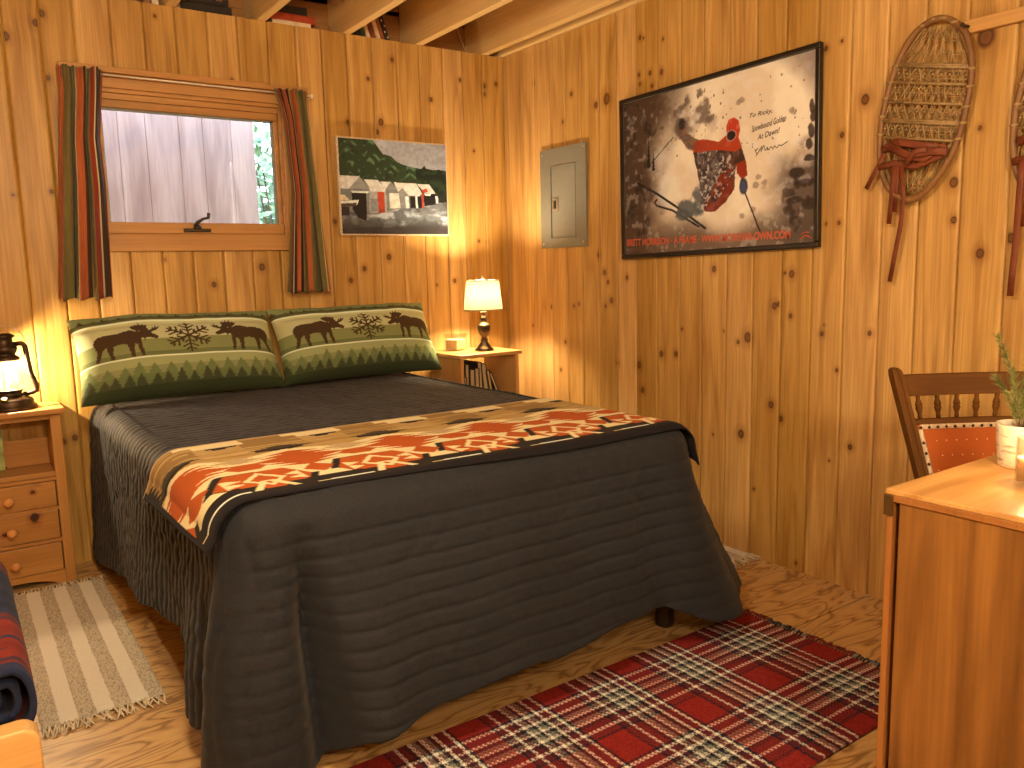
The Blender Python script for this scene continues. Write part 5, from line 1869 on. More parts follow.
def rug(name, label, x0, x1, y0, y1, col_fn, nx, ny, thick, mat, fringe=(), wav=0.003, cat='rug', seed=0):
    cx, cy = (x0 + x1) / 2, (y0 + y1) / 2
    t = thing(name, label, cat, (cx, cy, 0))
    U, V = np.meshgrid(np.linspace(0, 1, nx), np.linspace(0, 1, ny), indexing='ij')
    X = (U - 0.5) * (x1 - x0)
    Y = (V - 0.5) * (y1 - y0)
    ed = np.minimum(np.minimum(U, 1 - U) * (x1 - x0), np.minimum(V, 1 - V) * (y1 - y0))
    Z = thick * smooth(-0.004, 0.006, ed) + wav * fbm(X * 5 + seed, Y * 5, 500, 3) * smooth(0, 0.08, ed) + 0.0015
    jx = 0.004 * (fbm(Y * 12 + seed, U * 0 + 1.3, 510, 3) - 0.5)
    jy = 0.004 * (fbm(X * 12 + seed, U * 0 + 5.3, 515, 3) - 0.5)
    C, dz = col_fn(X + cx, Y + cy)
    me = mesh_np('woven_field', np.stack([X + jx * np.abs(2 * U - 1), Y + jy * np.abs(2 * V - 1), Z + dz], -1).reshape(-1, 3), grid_faces(nx, ny))
    set_col(me, alba(C))
    f_o = link_mesh('woven_field', me, mat, t)
    rg = random.Random(seed)
    for side, length, cols in fringe:
        fm = {}
        mi = []
        n = int(((x1 - x0) if side in 'NS' else (y1 - y0)) / 0.011)
        for k in range(n):
            s = (k + 0.5) / n - 0.5 + rg.uniform(-0.2, 0.2) / n
            mb = fm.setdefault(0, MB())
            n_f = len(mb.f)
            for j in range(2):
                L = length * rg.uniform(0.7, 1.15)
                sw = rg.uniform(-0.5, 0.5) * L
                if side in 'NS':
                    sg_ = 1 if side == 'N' else -1
                    b0 = (s * (x1 - x0), sg_ * (y1 - y0) / 2 - sg_ * 0.004)
                    P_ = [(b0[0] + sw * t_ * t_, b0[1] + sg_ * L * t_, 0.006 + 0.006 * math.sin(PI * t_) - 0.003 * t_) for t_ in (0, .35, .7, 1)]
                else:
                    sg_ = 1 if side == 'E' else -1
                    b0 = (sg_ * (x1 - x0) / 2 - sg_ * 0.004, s * (y1 - y0))
                    P_ = [(b0[0] + sg_ * L * t_, b0[1] + sw * t_ * t_, 0.006 + 0.006 * math.sin(PI * t_) - 0.003 * t_) for t_ in (0, .35, .7, 1)]
                mb.tube(P_, [0.0026, 0.0026, 0.0024, 0.0016], 5)
            mi += [int(cols[-1](s)) if callable(cols[-1]) else 0] * (len(mb.f) - n_f)
        for ci, mb in fm.items():
            fo_ = mb.build('fringe', cols[0], t)
            for c_ in cols[1:]:
                if not callable(c_):
                    fo_.data.materials.append(c_)
            fo_.data.polygons.foreach_set('material_index', np.array(mi, np.int32))
            tag(fo_, kind='stuff')
    return t


M['rug_cloth'] = print_mat('woven_rug', 0.95, 0.35, 350, 0.1)
M['cream_yarn'] = plain('cream_yarn', alb(215, 175, 125), 0.95, var=0.2)
M['red_yarn'] = plain('red_yarn', alb(120, 34, 26), 0.95, var=0.2)
M['dark_yarn'] = plain('dark_yarn', alb(48, 44, 46), 0.95, var=0.3)
M['grey_yarn'] = plain('grey_yarn', alb(130, 115, 95), 0.95, var=0.3)
RG = (-2.405, -2.108, -1.335, -0.262)


def stripe_cols(X, Y):
    u = (X - RG[0]) / (RG[1] - RG[0]) * 7.0
    k = np.floor(u + 0.05 * (vn(Y * 60, X * 0, 520) - 0.5)).astype(int)
    cream = (k % 2 == 1)
    C = np.where(cream[..., None], np.array((232, 196, 150.0)), np.array((206, 168, 122.0)))
    rib = np.sin(Y * 2 * PI / 0.0095)
    speck = vn(X * 480, Y * 210, 530)
    C = C * (1 - (~cream * (speck > 0.62) * 0.20)[..., None])
    C = C * (0.96 + 0.05 * rib)[..., None]
    return C, 0.0011 * rib + 0.0006 * vn(X * 300, Y * 60, 535)


rug('striped_rug', 'small cream and grey striped cotton rug with knotted fringe beside the bed', RG[0], RG[1], RG[2], RG[3], stripe_cols, 150, 420, 0.006, M['rug_cloth'],
    (('N', 0.045, [M['cream_yarn']]), ('S', 0.055, [M['cream_yarn']])), 0.004, seed=3)
e0 = at(745, 556, 2, 0)
rug('striped_rug', 'pale woven rug with only its fringed end showing past the far side of the bed', e0[0] - 0.24, e0[0] + 0.035, -1.62, -0.62, lambda X, Y: stripe_cols(X + RG[0] - e0[0] + 0.24, Y), 60, 160, 0.006, M['rug_cloth'],
    (('S', 0.06, [M['cream_yarn']]), ('N', 0.05, [M['cream_yarn']])), 0.004, seed=5)
PR = (-2.02, -0.452, -2.590, -1.957)
SETT_X = [at(q[0], q[1], 2, 0) for q in ((426.9, 748), (520.8, 712), (599.5, 677), (666, 647.5), (732, 620))]


def sett(t):
    """colour of the yarn at phase t of one repeat"""
    R_, Cc, K, G, D = (138, 36, 26), (236, 205, 160), (36, 30, 32), (128, 116, 88), (96, 34, 32)
    tab = [(0.0, R_), (0.33, K), (0.36, Cc), (0.395, D), (0.475, Cc), (0.51, K), (0.555, G), (0.60, Cc), (0.635, K), (0.675, G), (0.72, Cc), (0.755, K), (0.80, D), (0.865, Cc), (0.90, D), (0.97, K)]
    out = np.empty(t.shape + (3,))
    for k, (a, c) in enumerate(tab):
        b_ = tab[k + 1][0] if k + 1 < len(tab) else 1.01
        out[(t >= a) & (t < b_)] = c
    return out


PX = 0.262
PY = 0.305


def plaid(X, Y):
    tx = ((PR[1] - X) / PX + 0.02) % 1.0
    ty = ((PR[3] - Y) / PY + 0.10) % 1.0
    warp, weft = sett(tx), sett(ty)
    g = 0.0062
    chk = ((np.floor(X / g) + np.floor(Y / g)) % 2)
    row = np.floor(Y / 0.0075)
    tw = ((X + row * 0.0045) / 0.0135) % 1.0 < 0.42
    # warp stripes run across in solid lines; the weft shows through as dashed lines
    m_ = np.where(tw, 0.22, 0.80)[..., None]
    C = warp * m_ + weft * (1 - m_)
    rr = (tx < 0.33) & (ty < 0.33)
    C[rr] = (142, 36, 26)
    C = C * (0.88 + 0.24 * vn(X * 260, Y * 260, 540))[..., None]
    return C, 0.0012 * np.sin(X * 2 * PI / 0.008) * np.sin(Y * 2 * PI / 0.008)


def fr_pick(s):
    t = (-(s - 0.5) * (PR[3] - PR[2]) / PY + 0.10) % 1.0
    return 0 if t < 0.38 or t > 0.88 else (1 if (s * 97) % 1 < 0.6 else 2)


rug('plaid_rug', 'red black and cream plaid woven rug at the foot of the bed', PR[0], PR[1], PR[2], PR[3], plaid, 700, 280, 0.006, M['rug_cloth'],
    (('E', 0.035, [M['red_yarn'], M['dark_yarn'], M['grey_yarn'], fr_pick]),), 0.004, seed=9)
# ================================================================ DESK CORNER
DZ = 0.74
dq, dq2 = at(888, 488, 2, DZ), at(1024, 520, 2, DZ)
DX0, DY1 = dq[0], dq[1]
DX1, DY0 = -0.14, -4.15
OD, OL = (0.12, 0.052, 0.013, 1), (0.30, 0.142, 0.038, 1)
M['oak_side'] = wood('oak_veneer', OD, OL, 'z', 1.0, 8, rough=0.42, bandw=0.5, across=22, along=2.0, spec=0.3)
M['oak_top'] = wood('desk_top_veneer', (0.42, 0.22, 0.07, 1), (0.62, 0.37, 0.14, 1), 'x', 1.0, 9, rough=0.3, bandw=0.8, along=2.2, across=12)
M['oak_edge'] = wood('oak_edging', (0.27, 0.11, 0.03, 1), (0.40, 0.19, 0.06, 1), 'z', 1.0, 4, rough=0.4)
dk = thing('desk', 'oak veneered desk standing at the right wall under the plant pot', 'desk', ((DX0 + DX1) / 2, (DY0 + DY1) / 2, 0))
o3 = (DX0 + DX1) / 2, (DY0 + DY1) / 2
d3 = lambda name, mat, a, b_, bv=0.002: boxo(name, mat, dk, (a[0] - o3[0], a[1] - o3[1], a[2]), (b_[0] - o3[0], b_[1] - o3[1], b_[2]), bv)
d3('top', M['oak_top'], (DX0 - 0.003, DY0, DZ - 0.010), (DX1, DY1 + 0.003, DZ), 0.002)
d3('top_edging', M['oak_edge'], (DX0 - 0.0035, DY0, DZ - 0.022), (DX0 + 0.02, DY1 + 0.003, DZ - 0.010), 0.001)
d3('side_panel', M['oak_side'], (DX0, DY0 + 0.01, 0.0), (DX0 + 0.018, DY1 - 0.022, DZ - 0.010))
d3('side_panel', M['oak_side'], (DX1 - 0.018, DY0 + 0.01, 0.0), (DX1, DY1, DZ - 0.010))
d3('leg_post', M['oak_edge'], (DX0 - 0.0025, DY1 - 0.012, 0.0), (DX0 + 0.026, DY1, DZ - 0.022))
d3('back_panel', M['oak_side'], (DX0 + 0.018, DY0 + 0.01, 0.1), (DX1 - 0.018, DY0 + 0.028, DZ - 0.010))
cb_ = MB()
cb_.box(DX0 - 0.0055 - o3[0], DY1 - 0.013 - o3[1], DZ - 0.048, DX0 - 0.002 - o3[0], DY1 + 0.003 - o3[1], DZ - 0.010)
cb_.box(DX0 - 0.0055 - o3[0], DY1 + 0.0005 - o3[1], DZ - 0.048, DX0 + 0.02 - o3[0], DY1 + 0.004 - o3[1], DZ - 0.010)
tag(cb_.build('corner_bracket', plain('aged_brass', (0.16, 0.10, 0.04, 1), 0.45, 0.8), dk, bevel=0.001), 'dark brass corner bracket')

# ---------------------------------------------------------------- chair behind the desk
cq = at(895, 371, 1, -2.56)
CH_A = -math.atan2(0.57304689, 0.81917063)
HW = 0.196
cpos = (cq[0] + 0.819 * HW, cq[1] - 0.573 * HW, 0)
M['dark_oak'] = wood('dark_chair_oak', (0.075, 0.030, 0.006, 1), (0.16, 0.066, 0.013, 1), 'z', 1.2, 5, rough=0.6, spec=0.12)
M['dark_oak_x'] = wood('dark_chair_oak_rail', (0.075, 0.030, 0.006, 1), (0.16, 0.066, 0.013, 1), 'x', 1.2, 8, rough=0.6, spec=0.12)
chr_ = thing('dining_chair', 'dark wooden spindle back chair with orange nailed upholstery behind the desk', 'chair', cpos, CH_A)
ZT = cq[2]


def back_x(z):                                                # half width of the splayed back
    return 0.125 + (HW - 0.125) * min(1.2, max(0, (z - 0.5) / (ZT - 0.5)))


def back_y(z):
    return 0.0 + 0.10 * (z - 0.45) / 0.43 - 0.10


def arc_y(x):
    return 0.018 * (1 - (x / HW) ** 2)


for s in (-1, 1):
    mb = MB()
    vs = []
    zsn = [0.0, 0.2, 0.44, 0.55, 0.70, ZT - 0.012, ZT + 0.002, ZT + 0.008]
    for i, z in enumerate(zsn):
        x = s * (back_x(z) if z > 0.44 else 0.125 + 0.03 * (0.44 - z) / 0.44)
        y = back_y(z) if z > 0.44 else -0.10 + 0.09 * ((0.44 - z) / 0.44) ** 1.5
        w = 0.0125 if i < 6 else (0.011, 0.006)[i - 6]
        d = 0.014 if i < 6 else (0.012, 0.007)[i - 6]
        vs.append([(x - w, y - d, z), (x - w * 0.35, y - d, z), (x - w * 0.2, y - d + 0.003, z), (x + w * 0.2, y - d + 0.003, z), (x + w * 0.35, y - d, z), (x + w, y - d, z), (x + w, y + d, z), (x - w, y + d, z)])
    k = 8
    fl_ = []
    for i in range(len(vs) - 1):
        fl_ += [(i * k + j, i * k + (j + 1) % k, (i + 1) * k + (j + 1) % k, (i + 1) * k + j) for j in range(k)]
    fl_ += [tuple(range(k - 1, -1, -1)), tuple((len(vs) - 1) * k + j for j in range(k))]
    mb.add([p for r in vs for p in r], fl_)
    mb.build('back_post', M['dark_oak'], chr_)


def curved_rail(name, z0, z1, mat, d0, d1, parent, inset=0.011, n=24):
    mb = MB()
    vs = []
    for i in range(n + 1):
        t = i / n * 2 - 1
        row_ = []
        for z, yy in ((z0, -d0), (z1, -d0), (z1, d1), (z0, d1)):
            x = t * (back_x(z) - inset)
            row_.append((x, back_y(z) + arc_y(x) + yy, z))
        vs += row_
    fs = [(i * 4 + j, i * 4 + (j + 1) % 4, (i + 1) * 4 + (j + 1) % 4, (i + 1) * 4 + j) for i in range(n) for j in range(4)]
    fs += [(3, 2, 1, 0), tuple(n * 4 + j for j in range(4))]
    mb.add(vs, [f[::-1] for f in fs])
    return mb.build(name, mat, parent, bevel=0.002)


Z1 = ZT - 0.010
curved_rail('top_rail', Z1 - 0.049, Z1, M['dark_oak_x'], 0.010, 0.010, chr_)
Z2 = Z1 - 0.049 - 0.055
curved_rail('cross_rail', Z2 - 0.013, Z2, M['dark_oak_x'], 0.010, 0.010, chr_)
curved_rail('cross_rail', 0.475, 0.505, M['dark_oak_x'], 0.010, 0.010, chr_)
pan_ = curved_rail('upholstered_panel', 0.503, Z2 - 0.011, plain('orange_leatherette', (0.36, 0.082, 0.012, 1), 0.6, spec=0.15, var=0.06), 0.016, 0.008, chr_, 0.012)
ZP0, ZP1 = 0.503, Z2 - 0.012
tr = MB()
nl = MB()
dt = MB()


def panel_pt(x, z, d):
    return (x, back_y(z) + arc_y(x) - d, z)


edge_pts = []
for i in range(31):
    t = i / 30 * 2 - 1
    z = ZP1 - 0.004
    edge_pts.append((t * (back_x(z) - 0.020), z))
tr.tube([panel_pt(x, z, 0.0165) for x, z in edge_pts], 0.0068, 6, flat=((0, -1, 0), 0.25))
for s in (-1, 1):
    tr.tube([panel_pt(s * (back_x(z) - 0.020), z, 0.0165) for z in np.linspace(ZP0 + 0.004, ZP1 - 0.008, 16)], 0.0068, 6, flat=((0, -1, 0), 0.25))
    for z in np.arange(ZP0 + 0.012, ZP1 - 0.02, 0.0245):
        nl.ball(panel_pt(s * (back_x(z) - 0.020), z, 0.0185), 0.0036, 0.0026, 0.0036, 8, 6)
zt3 = ZP1 - 0.004
n = 15
for i in range(n):
    x = (i / (n - 1) * 2 - 1) * (back_x(zt3) - 0.022)
    nl.ball(panel_pt(x, zt3, 0.0185), 0.0036, 0.0026, 0.0036, 8, 6)
tr.build('gimp_trim', plain('pale_gimp', alb(200, 150, 100), 0.8, var=0.3, nscale=160), pan_)
tag(nl.build('nail_heads', plain('dark_nail', (0.06, 0.035, 0.02, 1), 0.25, 0.8), pan_), kind='stuff')
for r_i, z in enumerate(np.arange(ZP1 - 0.036, ZP0 + 0.02, -0.034)):
    for x in np.arange(-0.16, 0.17, 0.0245):
        xx = x + (0.012 if r_i % 2 else 0)
        if abs(xx) < back_x(z) - 0.04:
            dt.ball(panel_pt(xx, z, 0.0162), 0.0016, 0.0008, 0.0016, 6, 4)
tag(dt.build('dots', plain('pale_dot', alb(235, 170, 110), 0.6), pan_), kind='stuff')
for i in range(-3, 4):
    x = i * 0.0463
    mb = MB()
    H_ = 0.057
    mb.lathe([(0.0045, 0), (0.0055, H_ * 0.12), (0.0042, H_ * 0.2), (0.0065, H_ * 0.35), (0.0085, H_ * 0.48), (0.006, H_ * 0.55), (0.0085, H_ * 0.6), (0.0065, H_ * 0.72), (0.0042, H_ * 0.86), (0.0055, H_ * 0.93), (0.0045, H_)], n=12)
    zb = Z2 - 0.001
    mb.xf(Matrix.Translation((x * 0.98, back_y(zb + 0.03) + arc_y(x), zb)) @ Matrix.Rotation(-0.23 * x / HW * -1, 4, 'Y'))
    mb.build('spindle', M['dark_oak'], chr_)
boxo('seat', M['dark_oak_x'], chr_, (-0.19, -0.50, 0.425), (0.19, -0.09, 0.445), 0.006)
boxo('seat_pad', plain('orange_seat', alb(200, 92, 42), 0.45, var=0.06), chr_, (-0.17, -0.485, 0.445), (0.17, -0.125, 0.47), 0.012)
for s in (-1, 1):
    MB().lathe([(0.011, 0), (0.014, 0.06), (0.019, 0.2), (0.015, 0.24), (0.021, 0.26), (0.021, 0.425)], (s * 0.165, -0.465, 0), 14).build('leg', M['dark_oak'], chr_)
    MB().tube([(s * 0.165, -0.465, 0.18), (s * 0.145, -0.07, 0.18)], 0.009, 8).build('stretcher', M['dark_oak'], chr_)
MB().tube([(-0.16, -0.30, 0.18), (0.16, -0.30, 0.18)], 0.009, 8).build('stretcher', M['dark_oak'], chr_)

# ---------------------------------------------------------------- potted spruce
pq = at(1021, 466, 2, DZ)
pt_ = thing('potted_plant', 'spruce sprigs in a white bark textured pot on the desk', 'plant', (pq[0], pq[1], DZ))
m, nt, b = new_mat('white_pot')
tc = N(nt, 'ShaderNodeTexCoord')
f1 = noise(nt, mapping(nt, tc.outputs['Object'], (18, 18, 90)), 1.0, 4.0, 0.6, 0.6)
nt.links.new(ramp(nt, [(0.34, (0.30, 0.22, 0.15, 1)), (0.44, (0.66, 0.58, 0.46, 1)), (0.8, (0.78, 0.71, 0.60, 1))], f1), b.inputs['Base Color'])
b.inputs['Roughness'].default_value = 0.5
bump(nt, b, f1, 0.3, 0.003)
PR_ = 0.044
PHT = 0.083
MB().lathe([(PR_ * 0.86, 0), (PR_ * 0.9, 0.004), (PR_ * 1.0, PHT * 0.6), (PR_ * 1.04, PHT - 0.004), (PR_ * 1.05, PHT), (PR_ * 0.95, PHT), (PR_ * 0.93, PHT - 0.01), (PR_ * 0.9, PHT - 0.014)], n=36, cap=True).build('pot', m, pt_)
MB().lathe([(PR_ * 0.92, PHT - 0.016), (PR_ * 0.6, PHT - 0.010), (0.004, PHT - 0.006)], n=24).build('soil', plain('dark_soil', (0.03, 0.022, 0.014, 1), 0.95, bmp=0.5), pt_)
rr_ = RC[0]
fo, stm = MB(), MB()
rg = random.Random(12)
SPR = [(-0.060, 0.0, 0.190, 0), (-0.020, 0.012, 0.12, 1), (0.018, -0.006, 0.145, 2), (0.055, 0.01, 0.13, 3), (-0.042, -0.02, 0.085, 4), (0.02, 0.03, 0.10, 5), (-0.01, -0.035, 0.075, 6), (0.07, -0.02, 0.10, 7), (0.0, 0.0, 0.16, 8), (-0.05, 0.02, 0.11, 9)]
for lat, dep, hh, k in SPR:
    base_ = Vector((lat * 0.15, dep * 0.3, PHT - 0.01))
    # lat is measured across the view of the photograph's standpoint, dep away from it
    tip = Vector((rr_[0] * lat + 0.573 * dep, rr_[1] * lat + 0.819 * dep, PHT + hh - 0.02))
    mid = (base_ + tip) / 2 + Vector((rr_[0], rr_[1], 0)) * (-lat * 0.22) + Vector((0, 0, 0.01))
    cur = [base_ * ((1 - t) ** 2) + mid * (2 * t * (1 - t)) + tip * (t * t) for t in np.linspace(0, 1, 12)]
    stm.tube(cur, [0.0022 - 0.0012 * i / 11 for i in range(12)], 5)
    L = sum((cur[i + 1] - cur[i]).length for i in range(11))
    nn = int(L / 0.00055)
    for j in range(nn):
        t = rg.uniform(0.12, 1.0)
        i = min(10, int(t * 11))
        fr_ = t * 11 - i
        p0 = cur[i].lerp(cur[i + 1], fr_)
        T_ = (cur[i + 1] - cur[i]).normalized()
        a = rg.uniform(0, 2 * PI)
        u_ = T_.orthogonal().normalized()
        w_ = T_.cross(u_)
        out = (u_ * math.cos(a) + w_ * math.sin(a)) * rg.uniform(0.55, 1.0) + T_ * rg.uniform(0.55, 1.1)
        out.normalize()
        ln_ = rg.uniform(0.013, 0.021) * (1.0 if t < 0.9 else 0.75)
        sd = out.cross(T_)
        if sd.length < 1e-4:
            continue
        sd.normalize()
        th = out.cross(sd) * 0.0008
        sd = sd * 0.0009
        tipn = p0 + out * ln_
        fo.add([p0 - sd, p0 + sd, p0 + th, tipn], [(0, 1, 3), (1, 2, 3), (2, 0, 3)])
m, nt, b = new_mat('spruce_needles')
tc = N(nt, 'ShaderNodeTexCoord')
nt.links.new(ramp(nt, [(0.3, (0.08, 0.11, 0.03, 1)), (0.7, (0.24, 0.27, 0.09, 1))], noise(nt, tc.outputs['Object'], 45, 3)), b.inputs['Base Color'])
b.inputs['Roughness'].default_value = 0.5
so_ = stm.build('stems', plain('twig_bark', (0.13, 0.08, 0.04, 1), 0.8), pt_)
fo.build('needles', m, so_)

# ---------------------------------------------------------------- lit candle in a glass
gq = at(1031.5, 486, 2, DZ)
gc = thing('candle_glass', 'lit candle in a clear glass in front of the plant pot', 'candle', (gq[0], gq[1], DZ))
R_ = 0.0265
MB().lathe([(R_, 0), (R_ * 1.02, 0.006), (R_, 0.012), (R_, 0.085), (R_ * 0.93, 0.085), (R_ * 0.93, 0.008), (0.001, 0.008)], n=32, cap=False).build('glass', GL, gc)
MB().lathe([(R_ * 0.9, 0.010), (R_ * 0.9, 0.050), (R_ * 0.8, 0.051), (0.002, 0.049)], n=28).build('wax', M['wax'], gc)
MB().tube([(0, 0, 0.049), (0.001, 0, 0.057)], 0.001, 6).build('wick', M['wick'], gc)
MB().lathe([(0.0008, 0.054), (0.0035, 0.060), (0.004, 0.065), (0.002, 0.074), (0.0003, 0.082)], n=10).build('flame', M['flame'], gc)
CANDLE_LIGHT = (gq[0], gq[1], DZ + 0.090)

# ================================================================ BENCH WITH THE FOLDED BLANKET
BZ = 0.355
M['bench_x'] = wood('bench_pine', (0.55, 0.32, 0.12, 1), (0.68, 0.44, 0.18, 1), 'x', 0.9, 5, rough=0.35)
M['bench_y'] = wood('bench_pine_seat', (0.48, 0.25, 0.08, 1), (0.60, 0.34, 0.12, 1), 'y', 0.9, 5, rough=0.4)
BX1 = -2.440
bn = thing('bench', 'low pine bench with a rounded end board under the folded blanket', 'bench', (-2.75, -1.65, 0))
o4 = (-2.75, -1.65)
b4 = lambda name, mat, a, b_, bv=0.003: boxo(name, mat, bn, (a[0] - o4[0], a[1] - o4[1], a[2]), (b_[0] - o4[0], b_[1] - o4[1], b_[2]), bv)
xg = at(12, 731, 2, BZ)[0]
ends_ = [-3.06]
w_ = 0.118
xs_ = []
x = BX1 - 0.006
xx1 = x
xs_ = [(xg + 0.002, x)]
x = xg - 0.002
while x > -3.05:
    xs_.append((max(-3.06, x - 0.12), x))
    x -= 0.124
for a, b_ in xs_:
    b4('seat_board', M['bench_y'], (a, -2.055, BZ - 0.022), (b_, -1.20, BZ))
pts = []
W0, W1, RZ = -3.06 - o4[0], BX1 - o4[0], 0.40
for c_, s_a in (((W1 - 0.028, RZ - 0.028), 0), ((W0 + 0.028, RZ - 0.028), 90)):
    for k in range(7):
        a = math.radians(s_a + 90 * k / 6)
        pts.append((c_[0] + 0.028 * math.cos(a), c_[1] + 0.028 * math.sin(a)))
pts += [(W0, 0.0), (W0 + 0.07, 0.0), (W0 + 0.09, 0.10), (W1 - 0.09, 0.10), (W1 - 0.07, 0.0), (W1, 0.0)]
for y in (-2.110, -1.20):
    MB().prism(pts, lambda x_, z_: (x_, y + 0.048 - o4[1], z_), lambda x_, z_: (x_, y - o4[1], z_)).build('end_board', M['bench_x'], bn, bevel=0.006, seg=3)
b4('apron', M['bench_y'], (BX1 - 0.03, -2.062, 0.24), (BX1 - 0.012, -1.20, 0.333))
b4('apron', M['bench_y'], (-3.048, -2.062, 0.24), (-3.03, -1.20, 0.333))

# the blanket: folded over and over, its rounded fold towards the rug, its cut end towards the camera
BLT = 0.132
bl_ = thing('folded_blanket', 'navy and red banded wool blanket folded on the pine bench', 'blanket', (-2.70, -1.66, BZ))
o5 = (-2.70, -1.66)
YB_0, YB_1 = -2.045, -1.36
nyb, nr = 90, 260
xr_ = -2.437 - o5[0]
xl_ = -2.96 - o5[0]
# section: layers wound like a flat scroll
sec = []
h2 = BLT / 2
lay = [(h2 - 0.004, 0.0), (h2 - 0.030, 0.022), (h2 - 0.052, 0.05)]
for hh, ins in lay:
    top_z, bot_z = h2 + hh, h2 - hh
    r = hh
    xa, xb = xl_ + ins, xr_ - ins - r * 0.55
    sec.append([(xa, top_z)] + [(xa + (xb - xa) * t, top_z) for t in np.linspace(0.05, 1, 24)]
               + [(xb + r * 0.55 * math.sin(a), h2 + r * math.cos(a)) for a in np.linspace(0.1, PI - 0.1, 22)]
               + [(xb + (xa - xb) * t, bot_z) for t in np.linspace(0, 1, 24)])
NAV, MAR, RED_, GRN = (44, 44, 56), (96, 40, 32), (132, 42, 28), (44, 46, 44)
for li, s in enumerate(sec):
    S_ = np.array(s)
    dS = np.gradient(S_, axis=0)
    nrm = np.stack([dS[:, 1], -dS[:, 0]], 1)
    nrm /= np.linalg.norm(nrm, axis=1)[:, None] + 1e-9
    th_ = 0.011
    ring2 = np.concatenate([S_, (S_ + nrm * th_)[::-1]])
    yy = np.linspace(YB_0 + 0.012 * li, YB_1, nyb) - o5[1]
    n2_ = len(ring2)
    Y_, I_ = np.meshgrid(yy, np.arange(n2_), indexing='ij')
    Xg, Zg = ring2[I_.astype(int), 0], ring2[I_.astype(int), 1]
    wob = 0.006 * (fbm(Y_ * 6, Xg * 6 + li, 600, 3) - 0.5)
    edge_r = 0.010 * np.exp(-((Y_ - yy[0]) / 0.012) ** 2) * 0
    Zg = np.maximum(Zg + wob, 0.001)
    Xg = Xg + 0.006 * (fbm(Y_ * 5, Zg * 9, 610, 3) - 0.5)
    Vb = np.stack([Xg, Y_, Zg], -1)
    # closed loops
    Fb = []
    i, j = np.meshgrid(np.arange(nyb - 1), np.arange(n2_), indexing='ij')
    a = i * n2_ + j
    b2 = i * n2_ + (j + 1) % n2_
    Fb = np.stack([a, a + n2_, b2 + n2_, b2], -1).reshape(-1, 4)
    # end caps: quads between the two faces of the layer
    half = n2_ // 2
    jj = np.arange(half - 1)
    c0 = np.stack([jj, jj + 1, n2_ - 2 - jj, n2_ - 1 - jj], -1)
    c1 = (c0 + (nyb - 1) * n2_)[:, ::-1]
    Fb = np.concatenate([Fb, c0, c1])
    yv = (Y_ - yy[0]) / (yy[-1] - yy[0])
    C = np.empty(Y_.shape + (3,))
    C[:] = NAV
    nb2 = fbm(Y_ * 26, Xg * 16 + Zg * 16, 620, 3)
    if li == 0:
        band = (yv > 0.055) & (yv < 0.40)
        zig = 0.5 + 0.5 * np.sin(Y_ * 2 * PI / 0.052 + 0.9 * np.sin((Xg + Zg) * 40))
        C[band] = RED_
        C[band & (zig < 0.25) & (nb2 > 0.48)] = MAR
        C[band & (zig < 0.14) & (nb2 > 0.5)] = NAV
        C[(yv > 0.40) & (yv < 0.42)] = MAR
        C[yv > 0.88] = MAR
    C = C * (0.75 + 0.5 * nb2)[..., None]
    me = mesh_np('fold', Vb.reshape(-1, 3), Fb)
    set_col(me, alba(C, 0.7))
    link_mesh('fold', me, M['print_wool'], bl_)

# ================================================================ BOOKS ON TOP OF THE BACK WALL
NZ = WT - 0.0015


def flat_book(label, px0, px1, py, w, cover, dz, pages=(0.62, 0.5, 0.33, 1), ysh=0.0, rot=0.0):
    """a book lying flat with its spine towards the room"""
    x0, x1 = at(px0, py, 1, 0.03)[0], at(px1, py, 1, 0.03)[0]
    t = book(label, w, x1 - x0, 0.115, cover, pages, 'books on top of the back wall', False)
    t.rotation_euler = (0, PI / 2, rot)
    t.location = (x0, 0.03 + 0.055 + ysh, NZ + dz + w / 2)
    return t


flat_book('thick black book lying lowest in the stack above the window', 181, 231.5, 10, 0.042, (0.012, 0.011, 0.012, 1), 0)
tb = flat_book('black book with a small brown square on its spine above the window', 186, 228, 3, 0.058, (0.016, 0.014, 0.014, 1), 0.043)
ix = at(219, 2, 1, 0.03)[0] - tb.location[0]
mk = MB().box(-0.010, -0.0586, ix - 0.012, 0.012, -0.0577, ix + 0.012)
mk.build('spine_mark', plain('brown_label', (0.22, 0.09, 0.04, 1), 0.6), tb)
ix = at(205, 2, 1, 0.03)[0] - tb.location[0]
mk = MB()
for k in range(5):
    mk.box(0.0, -0.0586, ix - 0.04 + k * 0.014, 0.012, -0.0577, ix - 0.031 + k * 0.014)
mk.build('spine_title', plain('dull_gilt', (0.22, 0.2, 0.12, 1), 0.5), tb)
bt = thing('cream_bundle', 'cream rolled paper standing next to the joist above the window', 'paper roll', (at(176, 8, 1, 0.06)[0], 0.06, NZ))
MB().lathe([(0.020, 0), (0.020, 0.17), (0.014, 0.17), (0.014, 0.002)], n=20, cap=False).build('paper', plain('cream_paper', (0.72, 0.6, 0.42, 1), 0.8), bt)
MB().lathe([(0.0204, 0.05), (0.0204, 0.06)], n=20, cap=False).build('tie', plain('brown_tie', (0.2, 0.1, 0.05, 1), 0.8), bt)
flat_book('white book at the bottom of the stack between joists right of the window top', 271, 309.5, 21, 0.024, (0.72, 0.62, 0.46, 1), 0, ysh=-0.01)
flat_book('red book in the middle of the stack between joists right of the window top', 268, 314.5, 15, 0.034, (0.40, 0.06, 0.025, 1), 0.0245)
flat_book('black book topping the red one between joists right of the window top', 274, 307, 8, 0.034, (0.02, 0.018, 0.018, 1), 0.059, ysh=0.004)
